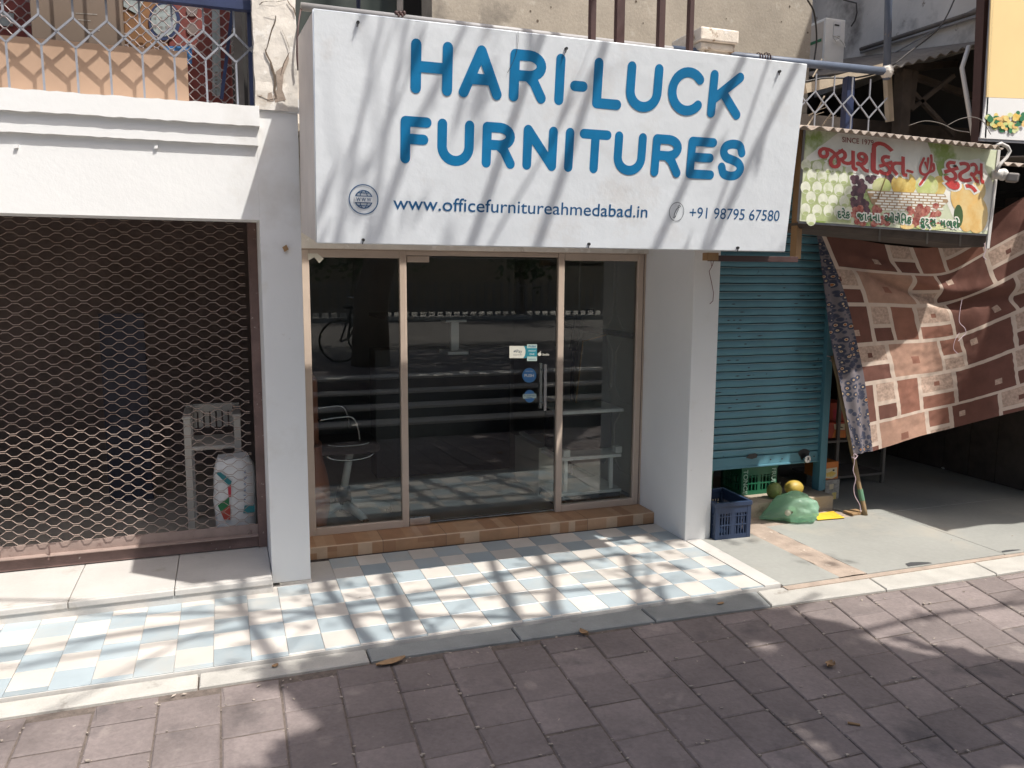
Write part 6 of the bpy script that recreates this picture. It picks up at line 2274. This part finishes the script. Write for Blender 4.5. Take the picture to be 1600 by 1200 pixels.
for p_, d_, L_, rr0 in (((5.0, 1.35, 6.3), (-1, .10, .03), 6.2, .034), ((5.0, 2.2, 6.9), (-1, -.03, 0), 6.4, .03), ((4.7, 1.9, 6.2), (-1, -.08, .08), 5.6, .026), ((4.6, .75, 6.3), (1, .03, .02), 4.6, .034), ((4.9, 1.0, 6.6), (1, .16, .02), 4.2, .026), ((5.2, .4, 6.4), (1, -.04, .05), 4.2, .03)):
    mb = MB()
    p_ = Vector(p_)
    mb.tube([fork + Vector((0, 0, .2)), fork.lerp(p_, .5) + Vector((0, -.9, 1.2)), p_], [.05, .045, rr0], 6)
    bough(mb, p_, Vector(d_), L_, rr0, 2)
    mb.build('branch', M['bark'], parent=tree)
lv = MB()
def leaf(p, s_):
    a = Vector((rt.gauss(0, 1), rt.gauss(0, 1), rt.gauss(0, .35))).normalized()
    b_ = a.cross(Vector((rt.gauss(0, .5), rt.gauss(0, .5), 1))).normalized()
    lv.add([p - a * s_, p + b_ * s_ * .42, p + a * s_, p - b_ * s_ * .42], [(0, 1, 2, 3)])
N_LEAF = 21000
cnt = 0
tries = 0
while cnt < N_LEAF and tries < 400000:
    tries += 1
    x, y = rt.uniform(-2.2, 6.0), rt.uniform(-2.5, 4.07)
    d_ = dens(x, y)
    hole = noise.noise(Vector((x * 1.7, y * 1.7, 9))) + .5 * noise.noise(Vector((x * 4, y * 4, 2)))
    if d_ < .96:
        if hole > .42 - (1 - d_) * .95: continue
    elif hole > .47: continue
    if rt.random() > d_: continue
    h = rt.uniform(5.2, 7.0) if rt.random() < .7 else rt.uniform(6.5, 7.6)
    leaf(Vector((x, y, 0)) - SUN * h, rt.uniform(.06, .10))
    cnt += 1
# the dense side of the crown, it hides much of the sky from the right of the shop
for k in range(19000):
    c = Vector((rt.uniform(-6.5, 10.5), rt.uniform(-8.5, .6), 0))
    if c.x < 3.4 and c.y > -3.0: continue
    if noise.noise(c * .5) > .42: continue
    c.z = 6.2 + rt.uniform(-.9, 1.6) - .05 * abs(c.y)
    g_ = c + SUN * c.z
    if g_.y > 1.7: continue
    leaf(c, rt.uniform(.12, .2))
for k in range(1500):
    x, y = rt.uniform(.55, 3.05), rt.uniform(3.88, 4.10)
    if noise.noise(Vector((x * 2.3, y * 4, 3))) > .28: continue
    leaf(Vector((x, y, 0)) - SUN * rt.uniform(5.4, 7.0), rt.uniform(.04, .07))
for k in range(420):  # extra sprig added to shade the foot of the right pillar
    x, y = rt.uniform(2.98, 3.44), rt.uniform(5.10, 5.34)
    leaf(Vector((x, y, 0)) - SUN * rt.uniform(5.6, 7.0), rt.uniform(.06, .09))
# loose sprigs over the shop front
for k in range(30):
    x, y = rt.uniform(-.5, 4.2), rt.uniform(4.2, 5.6)
    h = rt.uniform(5.6, 7.4)
    c = Vector((x, y, 0)) - SUN * h
    for q in range(rt.randrange(3, 12)): leaf(c + Vector((rt.gauss(0, .10), rt.gauss(0, .10), rt.gauss(0, .08))), rt.uniform(.04, .07))
tag(lv.build('leaves', M['leaf'], parent=tree), kind='stuff')

# ================================================================== ACROSS THE ROAD (seen in the glass)
def far_tree(x, y, h, r_, seed, label):
    q = random.Random(seed)
    t_ = thing('roadside_tree', (x, y, .58), label, 'tree', 'trees across the road')
    mb = MB()
    mb.tube([(x, y, .5), (x + .1, y, h * .3), (x, y + .1, h * .6)], [.2, .16, .1], 8)
    for k in range(5):
        a = q.uniform(0, 6.28)
        mb.tube([(x + .05, y, h * .35), (x + r_ * .6 * math.cos(a), y + r_ * .6 * math.sin(a), h * q.uniform(.55, .8))], [.09, .03], 6)
    mb.build('trunk', M['bark'], parent=t_)
    mb = MB()
    cl = [(q.gauss(0, r_ * .45), q.gauss(0, r_ * .45), h * q.uniform(.35, .95)) for k in range(26)]
    for k in range(2600):
        c = q.choice(cl)
        p = Vector((x + c[0] + q.gauss(0, .4), y + c[1] + q.gauss(0, .4), max(1.2, c[2] + q.gauss(0, .35))))
        a = Vector((q.gauss(0, 1), q.gauss(0, 1), q.gauss(0, 1))).normalized()
        b_ = a.orthogonal().normalized()
        s_ = q.uniform(.09, .17)
        mb.add([p - a * s_, p + b_ * s_ * .6, p + a * s_, p - b_ * s_ * .6], [(0, 1, 2, 3)])
    tag(mb.build('crown', M['hedge'], parent=t_), kind='stuff')
for i, (x, y, h, r_) in enumerate(((-2.5, -17, 6, 2.6), (4.5, -18, 7, 3), (10.5, -17, 6.5, 2.8), (17, -18, 7, 3), (24, -17, 6, 2.8), (-10, -18, 7, 3))):
    far_tree(x, y, h, r_, 40 + i, ['rounded low tree', 'tall spreading tree', 'bushy tree', 'broad tree', 'far right tree', 'far left tree'][i] + ' on the pavement across the road')
fw_ = thing('boundary_wall', (6, -20, .58), 'long dark boundary wall across the road behind the trees', 'wall')
MB().box(-40, 60, -20.2, -20, .4, 3.6).build('wall_body', M['plinth'], parent=fw_)
fn_ = thing('road_fence', (6, -15.6, .58), 'grey bar fence along the far side of the road', 'fence')
ps = None
for k in range(90):
    x = -6 + k * .30
    if ps is None: ps = o = MB().box(-.045, .045, -15.62, -15.58, .58, 1.75).build('fence_bar', M['fence_paint'], parent=fn_)
    else:
        o = ps.copy()
        COL.objects.link(o)
    o.location = (x, 0, 0)
ps.data.transform(Matrix.Translation((6, 0, 0)))
for z in (.8, 1.6): MB().box(-6, 21, -15.64, -15.56, z, z + .05).build('fence_rail', M['fence_paint'], parent=fn_)
bi = thing('bicycle', (1.9, -1.5, .56), 'black bicycle parked on the upper pavement behind the photographer', 'bicycle')
def wheel(cx_, cy_, cz_, r_):
    mb = MB()
    mb.tube([(cx_ + r_ * math.cos(q), cy_, cz_ + r_ * math.sin(q)) for q in [6.2831853 * z / 32 for z in range(33)]], .018, 6)
    w_ = mb.build('wheel', M['black'], parent=bi)
    mb = MB()
    for q in range(16): mb.tube([(cx_, cy_, cz_), (cx_ + r_ * math.cos(q * .3927), cy_, cz_ + r_ * math.sin(q * .3927))], .0018, 3)
    mb.build('spokes', M['steel'], parent=w_)
wheel(1.75, -1.5, .91, .33)
wheel(2.32, -2.32, .91, .33)
mb = MB()
for a, b_ in (((1.75, .91), (2.05, .93)), ((2.05, .93), (2.15, 1.4)), ((1.75, .91), (2.12, 1.35)), ((2.05, .93), (2.62, 1.35)), ((2.14, 1.36), (2.60, 1.42)), ((2.58, 1.5), (2.8, .91))):
    bk_ = lambda q: (1.75 + (q[0] - 1.75) * .55, -1.5 - (q[0] - 1.75) * .78, q[1])
    mb.tube([bk_(a), bk_(b_)], .016, 8)
mb.build('bike_frame', M['black'], parent=bi)
mb = MB()
mb.tube([(2.0, -2.35, 1.6), (2.2, -2.15, 1.55), (2.42, -2.0, 1.6)], .012, 8)
mb.build('handlebar', M['steel'], parent=bi)
mb = MB()
mb.ell((1.96, -1.8, 1.44), (.13, .07, .035), 12, 6)
mb.build('saddle', M['black'], parent=bi)
mb = MB()
mb.tube([(1.9, -1.7, .93), (1.78, -1.62, .88)], .01, 6)
mb.build('pedal_crank', M['steel'], parent=bi)
